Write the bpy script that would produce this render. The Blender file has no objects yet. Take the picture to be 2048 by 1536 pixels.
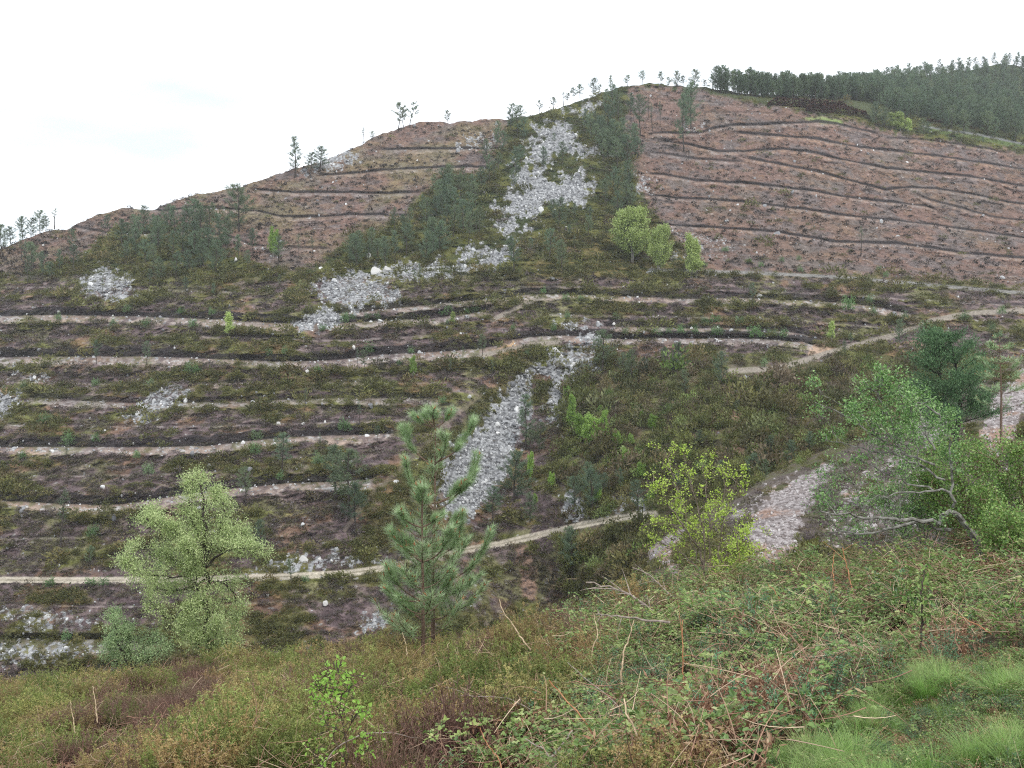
import bpy, math, random
import numpy as np
from math import radians, sin, cos, pi
from mathutils import Vector

random.seed(7)
RNG = np.random.default_rng(11)
SC = bpy.context.scene
COL = SC.collection

# ------------------------------------------------------------------ camera
F = 2000.0                      # focal length in photograph pixels (2048 wide)
PITCH = math.atan(68.0 / F)     # eye level lies at row 700 of the photograph
cam_d = bpy.data.cameras.new("camera")
cam_d.sensor_width = 36.0
cam_d.lens = 36.0 * F / 2048.0
cam_d.clip_start = 0.1
cam_d.clip_end = 5000.0
cam = bpy.data.objects.new("camera", cam_d)
COL.objects.link(cam)
cam.location = (0, 0, 0)
cam.rotation_euler = (pi / 2 - PITCH, 0, 0)
SC.camera = cam

# ------------------------------------------------------------------ sky and sun (overcast)
w = bpy.data.worlds.new("World")
SC.world = w
w.use_nodes = True
nt = w.node_tree
for n in list(nt.nodes):
    nt.nodes.remove(n)
out = nt.nodes.new("ShaderNodeOutputWorld")
bg = nt.nodes.new("ShaderNodeBackground")
bg.inputs["Strength"].default_value = 0.1
sky = nt.nodes.new("ShaderNodeTexSky")
sky.sky_type = 'NISHITA'
sky.sun_disc = False
sky.sun_elevation = radians(52)
sky.sun_rotation = radians(150)
cl = nt.nodes.new("ShaderNodeValToRGB")
cl.color_ramp.elements[0].position = .38; cl.color_ramp.elements[0].color = (.575, .665, .70, 1)
cl.color_ramp.elements[1].position = .55; cl.color_ramp.elements[1].color = (.90, .935, .985, 1)
clm = nt.nodes.new("ShaderNodeVectorMath"); clm.operation = 'SCALE'; clm.inputs["Scale"].default_value = 11.8
nt.links.new(cl.outputs[0], clm.inputs[0])
tc = nt.nodes.new("ShaderNodeTexCoord")
ns = nt.nodes.new("ShaderNodeTexNoise")
ns.inputs["Scale"].default_value = 2.2
ns.inputs["Detail"].default_value = 4
mp = nt.nodes.new("ShaderNodeMapping")
mp.inputs["Scale"].default_value = (1, 1, 4)
nt.links.new(tc.outputs["Generated"], mp.inputs[0])
nt.links.new(mp.outputs[0], ns.inputs["Vector"])
mr = nt.nodes.new("ShaderNodeMapRange")
mr.inputs["From Min"].default_value = 0.35
mr.inputs["From Max"].default_value = 0.7
mr.inputs["To Min"].default_value = 0.86
mr.inputs["To Max"].default_value = 0.97
nt.links.new(ns.outputs["Fac"], mr.inputs["Value"])
nt.links.new(ns.outputs["Fac"], cl.inputs["Fac"])
mx = nt.nodes.new("ShaderNodeMixRGB")
nt.links.new(mr.outputs[0], mx.inputs["Fac"])
nt.links.new(sky.outputs[0], mx.inputs["Color1"])
nt.links.new(clm.outputs[0], mx.inputs["Color2"])
nt.links.new(mx.outputs[0], bg.inputs["Color"])
nt.links.new(bg.outputs[0], out.inputs[0])

sun_d = bpy.data.lights.new("sun", 'SUN')
sun_d.energy = 1.5
sun_d.angle = radians(11)
sun_d.color = (1.0, 0.97, 0.92)
sun = bpy.data.objects.new("sun", sun_d)
COL.objects.link(sun)
sun.rotation_euler = (radians(38), 0, radians(30))   # from behind, right, high

SC.view_settings.view_transform = 'Standard'
SC.view_settings.look = 'None'
SC.view_settings.exposure = 0.55
SC.view_settings.gamma = 1.0
SC.render.engine = 'CYCLES'
SC.cycles.filter_width = 1.15
SC.cycles.max_bounces = 6
SC.cycles.diffuse_bounces = 3
SC.cycles.transmission_bounces = 4
SC.cycles.transparent_max_bounces = 8
SC.cycles.use_denoising = False
SC.cycles.denoiser = 'OPENIMAGEDENOISE'
SC.cycles.denoising_input_passes = 'RGB_ALBEDO_NORMAL'
SC.cycles.denoising_prefilter = 'ACCURATE'

# ------------------------------------------------------------------ pixel <-> world
CP, SP = cos(PITCH), sin(PITCH)

def pix(x, y, D):
    """the world point seen at photograph pixel (x, y) at a forward distance of D metres"""
    x = np.asarray(x, float); y = np.asarray(y, float); D = np.asarray(D, float)
    cx = (x - 1024.0) / F
    cy = -(y - 768.0) / F
    dy = CP + cy * SP
    dz = -SP + cy * CP
    t = D / dy
    return np.stack([cx * t, D + 0 * x, dz * t], -1)

def proj(P):
    P = np.asarray(P, float)
    d = P[..., 1] * CP - P[..., 2] * SP
    u = P[..., 1] * SP + P[..., 2] * CP
    return 1024 + F * P[..., 0] / d, 768 - F * u / d

# ------------------------------------------------------------------ noise
def _h(ix, iy, iz, s):
    n = (ix.astype(np.uint32) * np.uint32(374761393) + iy.astype(np.uint32) * np.uint32(668265263)
         + iz.astype(np.uint32) * np.uint32(2147483647) + np.uint32((s * 1013904223) & 0xffffffff))
    n = (n ^ (n >> np.uint32(13))) * np.uint32(1274126177)
    n = n ^ (n >> np.uint32(16))
    return n.astype(np.float64) / 4294967295.0

def vnoise(x, y, z, s=0):
    xi = np.floor(x); yi = np.floor(y); zi = np.floor(z)
    fx = x - xi; fy = y - yi; fz = z - zi
    fx = fx * fx * (3 - 2 * fx); fy = fy * fy * (3 - 2 * fy); fz = fz * fz * (3 - 2 * fz)
    xi = xi.astype(np.int64); yi = yi.astype(np.int64); zi = zi.astype(np.int64)
    r = 0
    for a in (0, 1):
        for b in (0, 1):
            for c in (0, 1):
                wgt = (fx if a else 1 - fx) * (fy if b else 1 - fy) * (fz if c else 1 - fz)
                r = r + wgt * _h(xi + a, yi + b, zi + c, s)
    return r

def fbm(x, y, z, sc, octv=4, s=0):
    r = 0; amp = 0.5; tot = 0
    for i in range(octv):
        r = r + amp * vnoise(x * sc, y * sc, z * sc, s + i)
        tot += amp; amp *= 0.55; sc *= 2.07
    return r / tot

def sstep(x, a, b):
    t = np.clip((x - a) / (b - a), 0, 1)
    return t * t * (3 - 2 * t)

def poly_sd(px, py, poly):
    """signed distance, positive inside"""
    poly = np.asarray(poly, float)
    d = np.full(px.shape, 1e9); inside = np.zeros(px.shape, bool)
    n = len(poly)
    for i in range(n):
        x0, y0 = poly[i]; x1, y1 = poly[(i + 1) % n]
        ex, ey = x1 - x0, y1 - y0
        t = np.clip(((px - x0) * ex + (py - y0) * ey) / (ex * ex + ey * ey + 1e-9), 0, 1)
        d = np.minimum(d, np.hypot(px - x0 - t * ex, py - y0 - t * ey))
        c = ((y0 > py) != (y1 > py)) & (px < (x1 - x0) * (py - y0) / ((y1 - y0) if y1 != y0 else 1e-9) + x0)
        inside ^= c
    return np.where(inside, d, -d)

def pmask(px, py, poly, soft=6.0, wob=0, wn=None):
    poly = np.asarray(poly, float)
    x0, y0 = poly.min(0) - 40; x1, y1 = poly.max(0) + 40
    m = np.zeros(px.shape)
    sel = (px > x0) & (px < x1) & (py > y0) & (py < y1)
    if not sel.any():
        return m
    sd = poly_sd(px[sel], py[sel], poly)
    if wn is not None:
        sd = sd + wob * (wn[sel] - 0.5) * 2
    m[sel] = sstep(sd, -soft, soft)
    return m

# ------------------------------------------------------------------ traced outlines (photograph pixels)
SKY_X = [-900, -300, -100, 0, 80, 140, 190, 250, 300, 380, 470, 560, 640, 700, 760, 830, 900, 1000, 1060, 1110, 1160, 1200,
         1250, 1300, 1400, 1480, 1600, 1700, 1760, 1850, 1950, 2000, 2048, 2150, 2500, 2900]
SKY_Y = [700, 620, 552, 500, 466, 457, 432, 417, 421, 393, 377, 347, 325, 297, 271, 247, 244, 238, 233, 216, 201, 187,
         174, 168, 175, 186, 192, 186, 172, 152, 136, 128, 134, 150, 230, 330]

def Z1(*p): return [(.3418 * a, 150 + .3418 * b) for a, b in p]
def Z2(*p): return [(700 + .3418 * a, 150 + .3418 * b) for a, b in p]
def Z3(*p): return [(1348 + .3418 * a, 80 + .3418 * b) for a, b in p]
def Z4(*p): return [(.3418 * a, 600 + .3418 * b) for a, b in p]
def Z5(*p): return [(650 + .3418 * a, 550 + .3418 * b) for a, b in p]
def Z6(*p): return [(1348 + .3418 * a, 550 + .3418 * b) for a, b in p]

# line, dark bank height px, bench width px, bench tone (0 grey .. 1 orange), strength
TERR = [
    (Z3((-80, 355), (140, 358), (380, 385), (520, 402)), 3, 3, .3, .5),
    (Z3((140, 425), (450, 425), (620, 430)), 3, 3, .3, .5),
    (Z3((-160, 550), (20, 547), (150, 545), (230, 522), (330, 502), (500, 500), (700, 487), (850, 485), (950, 492), (1100, 530), (1230, 560)), 5, 5, .5, 1),
    (Z3((1230, 575), (1450, 585), (1650, 610), (1850, 640), (1970, 670)), 3.5, 4, .8, .8),
    (Z3((340, 545), (560, 560), (770, 575), (900, 595), (1080, 630), (1300, 655), (1600, 690), (1900, 735), (2048, 760), (2300, 800)), 5, 5, .9, 1),
    (Z3((-100, 590), (80, 612), (250, 655), (400, 655), (640, 640), (800, 660), (1000, 705), (1250, 755), (1500, 780), (1730, 800), (2048, 860), (2300, 900)), 5, 5, .9, 1),
    (Z3((400, 690), (600, 725), (750, 755), (900, 790), (1100, 845), (1240, 880), (1380, 865), (1550, 875), (1750, 905), (1950, 950), (2048, 965), (2300, 1000)), 5, 5, .9, 1),
    (Z3((-160, 660), (0, 675), (150, 700), (430, 716)), 4.5, 5, .2, .9),
    (Z3((1400, 900), (1500, 940), (1700, 990), (1850, 1035), (2048, 1060), (2300, 1090)), 4.5, 5, 1, .9),
    (Z3((-180, 780), (0, 800), (130, 825), (400, 840), (600, 860), (800, 885), (1000, 920), (1150, 940), (1350, 960), (1480, 975), (1560, 1010)), 5, 5, .6, 1),
    (Z3((-200, 905), (0, 925), (200, 935), (450, 955), (700, 985), (1000, 1030), (1200, 1050), (1500, 1080), (1700, 1110), (2048, 1160), (2300, 1190)), 5, 5, .6, 1),
    (Z3((-130, 1080), (0, 1085), (300, 1105), (600, 1125), (800, 1160), (950, 1185), (1300, 1195), (1500, 1220), (1700, 1250), (2048, 1280), (2300, 1300)), 5.5, 5, .6, 1),
    (Z2((150, 440), (400, 435), (650, 435), (870, 430), (930, 420)), 5, 6, .5, 1),
    ([(630, 352)] + Z2((0, 580), (250, 555), (500, 545), (780, 540), (850, 560)), 5, 6, .6, 1),
    ([(495, 379), (581, 386), (700, 386), (768, 388), (840, 385)], 5, 6, .3, 1),
    ([(285, 410), (294, 415), (325, 423), (386, 415), (444, 418), (513, 423), (567, 435), (632, 435), (700, 430), (830, 432)], 5, 6, .5, 1),
    ([(138, 452), (171, 459), (222, 468), (290, 468), (349, 463), (400, 464), (472, 478), (506, 492), (564, 495), (670, 499)], 5, 6, .5, .8),
    # lower slope
    ([(-200, 632), (0, 632), (102, 630), (239, 632), (342, 635), (444, 639), (564, 647), (640, 650)], 10, 13, .4, 1),
    ([(660, 628), (735, 622), (820, 613), (889, 606), (970, 598), (1060, 589), (1163, 589), (1265, 593), (1350, 597), (1485, 596), (1587, 600), (1690, 605), (1758, 615), (1844, 634)], 8, 9, .4, .9),
    ([(640, 648), (770, 641), (870, 636), (930, 628), (985, 618)], 10, 11, .3, .9),
    ([(-200, 716), (0, 714), (171, 713), (308, 713), (444, 718), (547, 723), (650, 721), (700, 717), (770, 709), (889, 703), (960, 697), (1009, 688)], 11, 14, .35, 1),
    ([(1005, 682), (1060, 674), (1128, 671), (1248, 678), (1348, 676), (1519, 677), (1604, 684), (1652, 698)], 9, 10, .3, 1),
    ([(1195, 652), (1350, 656), (1450, 656), (1587, 664), (1660, 684)], 8, 8, .4, .9),
    ([(50, 795), (171, 802), (273, 806), (400, 805), (547, 800), (700, 795), (889, 797)], 7, 10, .2, .8),
    ([(-200, 895), (0, 894), (137, 894), (273, 894), (410, 892), (513, 880), (598, 873), (700, 870), (800, 866)], 12, 13, .45, 1),
    ([(-200, 998), (0, 1000), (103, 1007), (205, 1010), (273, 1005), (342, 993), (444, 979), (513, 973), (581, 966), (700, 962), (760, 955)], 12, 14, .5, 1),
    ([(-100, 570), (120, 574), (300, 577), (560, 586)], 5, 3, .2, .55),
    ([(300, 668), (480, 674), (700, 680), (880, 668)], 5, 3, .2, .5),
    ([(-100, 762), (100, 764), (300, 768), (560, 764), (900, 764)], 5.5, 3.5, .2, .55),
    ([(-100, 846), (100, 850), (420, 852), (700, 842), (840, 838)], 5.5, 3, .2, .55),
    ([(-100, 948), (120, 952), (380, 945), (560, 932), (760, 925)], 5.5, 3, .3, .55),
    ([(-100, 1078), (160, 1074), (420, 1062), (640, 1045)], 6, 3, .2, .5),
    ([(-100, 1205), (200, 1212), (380, 1210), (620, 1200)], 5.5, 3, .2, .5),
    ([(1020, 572), (1300, 572), (1650, 586), (2060, 612)], 5, 3, .2, .55),
    ([(1080, 628), (1300, 632), (1560, 636), (1770, 655)], 5, 3, .2, .55),
    ([(-200, 1276), (0, 1276), (205, 1279), (330, 1285)], 7, 24, .2, .6),
]
# paths: centre line, half width px, tone
PATHS = [
    ([(-200, 1160), (0, 1160), (200, 1161), (400, 1158), (600, 1152), (700, 1146), (770, 1136), (870, 1112), (940, 1098), (1000, 1088), (1100, 1065), (1180, 1046), (1260, 1032), (1310, 1028)], 6.8, 'track'),
    ([(1460, 742), (1553, 737), (1604, 722), (1656, 706), (1707, 691), (1775, 674), (1827, 656), (1861, 642), (1912, 632), (1963, 625), (2048, 621), (2200, 618)], 5.5, 'path'),
    ([(1300, 540), (1485, 545), (1656, 553), (1827, 567), (2048, 586), (2200, 600)], 3.4, 'grey'),
    ([(1845, 252), (1880, 258), (1950, 268), (2048, 288), (2200, 310)], 2.0, 'road'),
    ([(960, 790), (890, 850), (800, 940), (740, 990), (690, 1060)], 5, 'faint'),
    ([(985, 640), (1030, 616), (1075, 598)], 4.5, 'path'),
    ([(960, 712), (1010, 700), (1060, 690), (1120, 684)], 4.5, 'path'),
]
SCREE = [
    (Z2((1070, 300), (1270, 285), (1335, 370), (1310, 430), (1440, 425), (1465, 470), (1400, 485), (1300, 440), (1220, 430), (1200, 500), (1150, 545), (1040, 520), (1060, 440), (1025, 390), (1120, 370)), 1),
    (Z2((950, 530), (1100, 560), (1170, 625), (1330, 560), (1410, 620), (1400, 720), (1340, 785), (1270, 740), (1150, 760), (1100, 800), (1020, 835), (850, 825), (830, 780), (940, 750), (885, 685), (950, 665), (1010, 690), (970, 600)), 1),
    (Z2((870, 870), (960, 865), (990, 890), (1100, 880), (1080, 915), (1000, 935), (920, 975), (880, 920)), 1),
    (Z2((625, 1045), (700, 980), (770, 1000), (820, 1022), (920, 988), (945, 1020), (900, 1080), (850, 1115), (750, 1095), (640, 1075)), 1),
    ([(620, 572), (690, 545), (740, 548), (800, 575), (795, 605), (700, 620), (640, 605)], .7),
    ([(590, 655), (610, 625), (650, 612), (690, 628), (670, 655), (620, 662)], .9),
    ([(160, 565), (200, 530), (240, 538), (275, 590), (220, 604), (170, 590)], .65),
    ([(735, 540), (800, 520), (900, 525), (960, 535), (900, 552), (780, 565), (740, 560)], .55),
    ([(-200, 800), (0, 780), (35, 785), (50, 805), (25, 825), (-200, 840)], .8),
    ([(240, 835), (300, 792), (350, 770), (390, 785), (350, 815), (290, 845)], .6),
    ([(20, 735), (80, 735), (100, 755), (40, 770)], .4),
    (Z5((1215, 540), (1215, 700), (1205, 800), (1120, 1000), (1060, 1200), (900, 1385), (760, 1470), (680, 1320), (670, 1160), (760, 1000), (880, 890), (960, 810), (1060, 670), (1170, 545)), 1),
    (Z5((1200, 525), (1320, 500), (1420, 560), (1600, 590), (1500, 610), (1400, 625), (1405, 850), (1385, 915), (1335, 870), (1285, 780), (1310, 700), (1300, 620)), .9),
    (Z5((1300, 440), (1480, 420), (1500, 340), (1600, 330), (1610, 560), (1480, 600), (1380, 560), (1300, 480)), .6),
    (Z5((1350, 275), (1600, 270), (1640, 300), (1500, 330), (1380, 300)), .6),
    (Z5((1380, 1380), (1400, 1290), (1470, 1290), (1560, 1400), (1450, 1440), (1390, 1440)), .75),
    (Z5((1640, 1330), (1900, 1230), (1900, 1380), (1800, 1400), (1600, 1420)), .45),
    ([(0, 1222), (140, 1222), (200, 1250), (120, 1262), (40, 1262)], .5),
    ([(-200, 1295), (0, 1290), (215, 1290), (200, 1312), (60, 1322), (-200, 1325)], .6),
    ([(560, 1118), (700, 1112), (760, 1128), (600, 1140), (500, 1142)], .55),
    ([(430, 1225), (520, 1190), (560, 1215), (480, 1245)], .0),
    ([(740, 1225), (780, 1225), (770, 1255), (720, 1262)], .8),
    (Z2((640, 410), (700, 360), (860, 350), (870, 400), (760, 430)), .5),
    (Z1((1770, 570), (1900, 500), (2040, 440), (2100, 480), (1950, 560), (1850, 590)), .6),
    (Z2((1200, 230), (1330, 190), (1420, 150), (1500, 160), (1400, 220), (1260, 250)), .6),
    (Z2((1680, 560), (1750, 600), (1800, 680), (1740, 720), (1690, 680)), .35),
    (Z3((-20, 1100), (250, 1140), (400, 1230), (300, 1290), (0, 1290)), .3),
    ([(1060, 770), (1130, 760), (1130, 820), (1100, 800)], .0),
    (Z3((50, 490), (150, 500), (150, 530), (60, 530)), .4),
]
NEARSCREE = [
    ([(1488, 1080), (1510, 1020), (1560, 975), (1610, 945), (1640, 925), (1668, 930), (1650, 965), (1620, 1010), (1598, 1060), (1590, 1130), (1500, 1130)], 1.0, 1),
    ([(1665, 1000), (1720, 950), (1790, 905), (1860, 905), (1870, 990), (1800, 1050), (1700, 1100), (1640, 1100)], .42, .6),
    ([(1455, 1015), (1530, 970), (1600, 940), (1560, 975), (1500, 1020), (1470, 1050)], .40, .6),
    ([(1820, 850), (1890, 820), (1900, 870), (1850, 900)], .6, .7),
    ([(1960, 870), (1985, 800), (2048, 735), (2200, 690), (2200, 800), (2048, 830), (2010, 900), (1975, 930)], .8, .8),
    ([(1290, 1100), (1330, 1072), (1366, 1058), (1370, 1078), (1345, 1100), (1358, 1140), (1352, 1180), (1338, 1170), (1326, 1120), (1295, 1118)], .7, .9),
]
EARTH = [
    ([(1462, 815), (1480, 815), (1478, 870), (1490, 915), (1472, 922), (1458, 880)], (.30, .19, .13)),
    ([(1028, 1095), (1060, 1090), (1075, 1150), (1070, 1200), (1045, 1195), (1040, 1140)], (.26, .17, .13)),
    ([(930, 1088), (975, 1080), (970, 1100), (930, 1105)], (.40, .22, .12)),
    ([(980, 700), (1030, 685), (1050, 705), (1000, 715)], (.38, .25, .14)),
    ([(1630, 690), (1670, 700), (1665, 712), (1620, 708)], (.36, .25, .18)),
]
REDZ = [
    [(1262, 176), (1400, 178), (1500, 208), (1560, 215), (1700, 240), (1800, 268), (1850, 275), (2048, 306), (2300, 350), (2300, 590), (1700, 548), (1450, 542), (1400, 535), (1340, 470), (1290, 400), (1268, 330), (1250, 260)],
    [(60, 470), (250, 405), (480, 360), (700, 280), (830, 235), (1018, 230), (1010, 290), (960, 345), (880, 355), (830, 400), (810, 440), (700, 475), (655, 515), (600, 545), (500, 520), (430, 480), (330, 440), (210, 470), (150, 520), (60, 540), (-10, 560), (-300, 640), (-300, 600), (0, 490)],
]
# near embankment edge: below this line the ground is the close slope on the right
EDGE_X = [1250, 1300, 1380, 1460, 1530, 1640, 1720, 1850, 1960, 2048, 2150, 2500, 2900]
EDGE_Y = [1220, 1105, 1048, 1008, 962, 917, 886, 836, 752, 722, 700, 650, 600]
EDGE_D = [110, 102, 94, 88, 90, 95, 98, 100, 105, 108, 112, 120, 130]

_gy = np.array([60, 120, 170, 250, 350, 450, 540, 640, 715, 800, 870, 1000, 1155, 1460, 1700], float)
_gd = np.array([470, 430, 405, 372, 335, 300, 268, 240, 220, 202, 186, 163, 145, 112, 95], float)
_ly = np.arange(0, 1720, 4.0)
_ld = np.interp(_ly, _gy, _gd)
_k = np.hanning(31); _k /= _k.sum()
_ld = np.convolve(np.pad(_ld, 15, mode='edge'), _k, 'valid')

def base_D(x, y):
    D = np.interp(y, _ly, _ld)
    D = D * (1 + 0.13 * sstep(700 - x, 0, 1100) * (0.35 + 0.65 * sstep(1100 - y, 0, 500)))
    D = D * (1 + 0.10 * sstep(x, 1400, 2200) * sstep(650 - y, 0, 200))
    D = D * (1 - 0.20 * sstep(x, 1050, 1750) * sstep(y, 660, 900))
    # the wooded hill behind, upper right
    D = D + 170 * sstep(x, 1380, 1750) * sstep(np.interp(x, [1380, 1500, 1740, 1850, 2048, 2900], [190, 205, 232, 246, 268, 330]) - y, 0, 110)
    # gully
    xc = np.interp(y, [680, 750, 870, 1000, 1100, 1200], [1075, 1060, 1000, 950, 960, 1050])
    D = D + 11 * np.exp(-((x - xc - 40) / 120) ** 2) * sstep(y, 660, 800)
    # embankment above the gully on its left
    D = D - 5 * np.exp(-((x - xc + 120) / 55) ** 2) * sstep(y, 700, 820)
    # spine of rock in the middle of the upper slope
    D = D - 6 * np.exp(-((x - 1130) / 140) ** 2) * sstep(620 - y, 0, 150)
    ye = np.interp(x, EDGE_X, EDGE_Y)
    de = np.interp(x, EDGE_X, EDGE_D)
    t = np.clip((y - ye) / np.maximum(1150 - ye, 60), -0.2, 1.6)
    Dn = 1.0 / ((1 - t) / de + t / 50.0)
    wn = sstep(y - ye, -14, 6) * sstep(x, 1240, 1330)
    return 1.0 / ((1 - wn) / D + wn / np.minimum(D, Dn)), wn

def line_terms(x, y):
    """bank mask, bench mask, tone and depth change of all terraces"""
    bank = np.zeros(x.shape); bench = np.zeros(x.shape); lip = np.zeros(x.shape); tone = np.zeros(x.shape); dD = np.zeros(x.shape)
    jit = (fbm(x, y * 0, y * 0, 1 / 26.0, 3, 71) - 0.5)
    for pts, hb, wb, tn, st in TERR:
        lx = np.array([p[0] for p in pts]); ly = np.array([p[1] for p in pts])
        yl = np.interp(x[:, 0] if x.ndim == 2 else x, lx, ly)
        if x.ndim == 2:
            yl = yl[:, None]
        d = y - yl - jit * 2.2
        fade = sstep(x, lx[0] - 4, lx[0] + 22) * (1 - sstep(x, lx[-1] - 22, lx[-1] + 4)) * st
        thick = 0.45 + 0.6 * vnoise(x / 61.0 + 9, x * 0 + hb, x * 0, 11) + 0.6 * vnoise(x / 19.0, x * 0 + hb, x * 0, int(yl.flat[0]) % 97)
        wb = wb * (1.1 if hb > 6 else 1)
        hb = hb * (1.4 if hb > 6 else .85)
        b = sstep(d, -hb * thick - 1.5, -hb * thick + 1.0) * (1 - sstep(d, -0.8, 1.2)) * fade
        e = sstep(d, -1, 1) * (1 - sstep(d, wb * thick * .8 - 2, wb * thick + 3)) * fade
        bank = np.maximum(bank, b)
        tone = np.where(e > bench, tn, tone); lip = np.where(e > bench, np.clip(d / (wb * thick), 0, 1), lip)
        bench = np.maximum(bench, e)
        a = 0.22 * wb * fade * 0.9
        dd = np.where(d > 0, a * (1 - 2 * np.clip(d / wb, 0, 1)), a * np.clip(1 + d / (hb + 2), 0, 1))
        dd = np.where(d > wb, -a * np.clip(1 - (d - wb) / (wb * 1.6), 0, 1), dd)
        dD = dD + dd
    return bank, bench, tone, dD, lip

def path_terms(x, y):
    res = {}
    for pts, hw, tone in PATHS:
        m = np.zeros(x.shape); across = np.zeros(x.shape)
        pa = np.array(pts, float)
        sel = (x > pa[:, 0].min() - 20) & (x < pa[:, 0].max() + 20) & (y > pa[:, 1].min() - 25) & (y < pa[:, 1].max() + 25)
        if not sel.any():
            continue
        px, py = x[sel], y[sel]
        d = np.full(px.shape, 1e9); sg = np.zeros(px.shape)
        for i in range(len(pts) - 1):
            x0, y0 = pts[i]; x1, y1 = pts[i + 1]
            ex, ey = x1 - x0, y1 - y0
            t = np.clip(((px - x0) * ex + (py - y0) * ey) / (ex * ex + ey * ey), 0, 1)
            q = np.hypot(px - x0 - t * ex, py - y0 - t * ey)
            s = np.where((ex * (py - y0) - ey * (px - x0)) > 0, 1, -1)
            sg = np.where(q < d, s, sg); d = np.minimum(d, q)
        mm = 1 - sstep(d, hw - 1.5, hw + 1.5)
        m[sel] = mm; across[sel] = d * sg / hw
        if tone in res:
            o = res[tone]; res[tone] = (np.maximum(o[0], m), np.where(m > o[0], across, o[1]))
        else:
            res[tone] = (m, across)
    return res

# ------------------------------------------------------------------ mesh helpers
def mesh_from(name, V, Fc, tint=None, smooth=False, mat=None):
    """V (n,3), Fc (m,3|4) or a list of such arrays"""
    if not isinstance(Fc, list):
        Fc = [Fc]
    V = np.asarray(V, np.float32)
    me = bpy.data.meshes.new(name)
    me.vertices.add(len(V))
    me.vertices.foreach_set("co", V.ravel())
    nl = sum(f.size for f in Fc); npo = sum(len(f) for f in Fc)
    me.loops.add(nl); me.polygons.add(npo)
    me.loops.foreach_set("vertex_index", np.concatenate([f.ravel() for f in Fc]).astype(np.int32))
    tot = np.concatenate([np.full(len(f), f.shape[1]) for f in Fc])
    st = np.concatenate([[0], np.cumsum(tot)[:-1]]).astype(np.int32)
    me.polygons.foreach_set("loop_start", st)
    me.polygons.foreach_set("use_smooth", np.full(npo, bool(smooth)))
    me.update(calc_edges=True)
    if tint is not None:
        a = me.attributes.new("tint", 'FLOAT', 'FACE')
        a.data.foreach_set("value", np.asarray(tint, np.float32))
    if mat is not None:
        me.materials.append(mat)
    return me

def add_obj(name, me, parent=None, col=None):
    o = bpy.data.objects.new(name, me)
    (col or COL).objects.link(o)
    if parent is not None:
        o.parent = parent
    return o

def tag(o, label=None, cat=None, group=None, kind=None):
    if label: o['label'] = label
    if cat: o['category'] = cat
    if group: o['group'] = group
    if kind: o['kind'] = kind
    return o

class MB:
    """collects tubes and leaves, then builds one mesh"""
    def __init__(s): s.v = []; s.q = []; s.t3 = []; s.tq = []; s.tt = []; s.n = 0
    def tube(s, pts, radii, sides=5, tint=0.5):
        pts = np.asarray(pts, float); n = len(pts)
        radii = np.broadcast_to(np.asarray(radii, float), (n,)) if np.ndim(radii) else np.full(n, radii)
        tan = np.gradient(pts, axis=0); tan /= (np.linalg.norm(tan, axis=1)[:, None] + 1e-9)
        ref = np.array([0.3, 0.9, 0.1]) if abs(tan[0][2]) > .8 else np.array([0, 0, 1.0])
        u = np.cross(tan, ref); u /= (np.linalg.norm(u, axis=1)[:, None] + 1e-9)
        v = np.cross(tan, u)
        a = np.arange(sides) * 2 * pi / sides
        ring = pts[:, None, :] + radii[:, None, None] * (np.cos(a)[None, :, None] * u[:, None, :] + np.sin(a)[None, :, None] * v[:, None, :])
        s.v.append(ring.reshape(-1, 3))
        i = np.arange(n - 1)[:, None] * sides; j = np.arange(sides)[None, :]; j2 = (j + 1) % sides
        q = np.stack([i + j, i + j2, i + sides + j2, i + sides + j], -1).reshape(-1, 4) + s.n
        s.q.append(q); s.tq.append(np.full(len(q), tint)); s.n += n * sides
    def leaves(s, P, Dr, L, W, tint, nrm=None, kind='diamond'):
        """P base points, Dr unit direction, nrm approximate leaf normal"""
        P = np.asarray(P, float); n = len(P)
        if n == 0: return
        Dr = np.asarray(Dr, float); Dr = Dr / (np.linalg.norm(Dr, axis=1)[:, None] + 1e-9)
        L = np.broadcast_to(L, (n,))[:, None]; W = np.broadcast_to(W, (n,))[:, None]
        if nrm is None:
            nrm = RNG.normal(size=(n, 3))
        S = np.cross(Dr, nrm); S /= (np.linalg.norm(S, axis=1)[:, None] + 1e-9)
        N = np.cross(S, Dr)
        tint = np.broadcast_to(tint, (n,))
        if kind == 'needle':
            V = np.stack([P - S * W * .5, P + S * W * .5, P + Dr * L], 1)
            s.t3.append(np.arange(n * 3).reshape(-1, 3) + s.n); s.tt.append(tint); s.n += n * 3
        elif kind == 'diamond':
            V = np.stack([P, P + Dr * L * .45 + S * W * .5, P + Dr * L, P + Dr * L * .45 - S * W * .5], 1)
            s.q.append(np.arange(n * 4).reshape(-1, 4) + s.n); s.tq.append(tint); s.n += n * 4
        else:   # ovate leaf folded at the midrib
            up = N * W * .16
            V = np.stack([P, P + Dr * L * .3 + S * W * .5 + up, P + Dr * L * .7 + S * W * .38 + up, P + Dr * L - N * L * .08,
                          P + Dr * L * .7 - S * W * .38 + up, P + Dr * L * .3 - S * W * .5 + up], 1)
            b = np.arange(n)[:, None] * 6 + s.n
            s.q.append(np.concatenate([b + np.array([[0, 1, 2, 3]]), b + np.array([[0, 3, 4, 5]])]))
            s.tq.append(np.concatenate([tint, tint])); s.n += n * 6
        s.v.append(V.reshape(-1, 3))
    def mesh(s, name, mat, smooth=False):
        fc = []; tt = []
        if s.q: fc.append(np.concatenate(s.q)); tt += s.tq
        if s.t3: fc.append(np.concatenate(s.t3)); tt += s.tt
        return mesh_from(name, np.concatenate(s.v), fc, np.concatenate(tt), smooth, mat)

def unit(v):
    v = np.asarray(v, float)
    return v / (np.linalg.norm(v, axis=-1, keepdims=True) + 1e-9)

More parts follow.
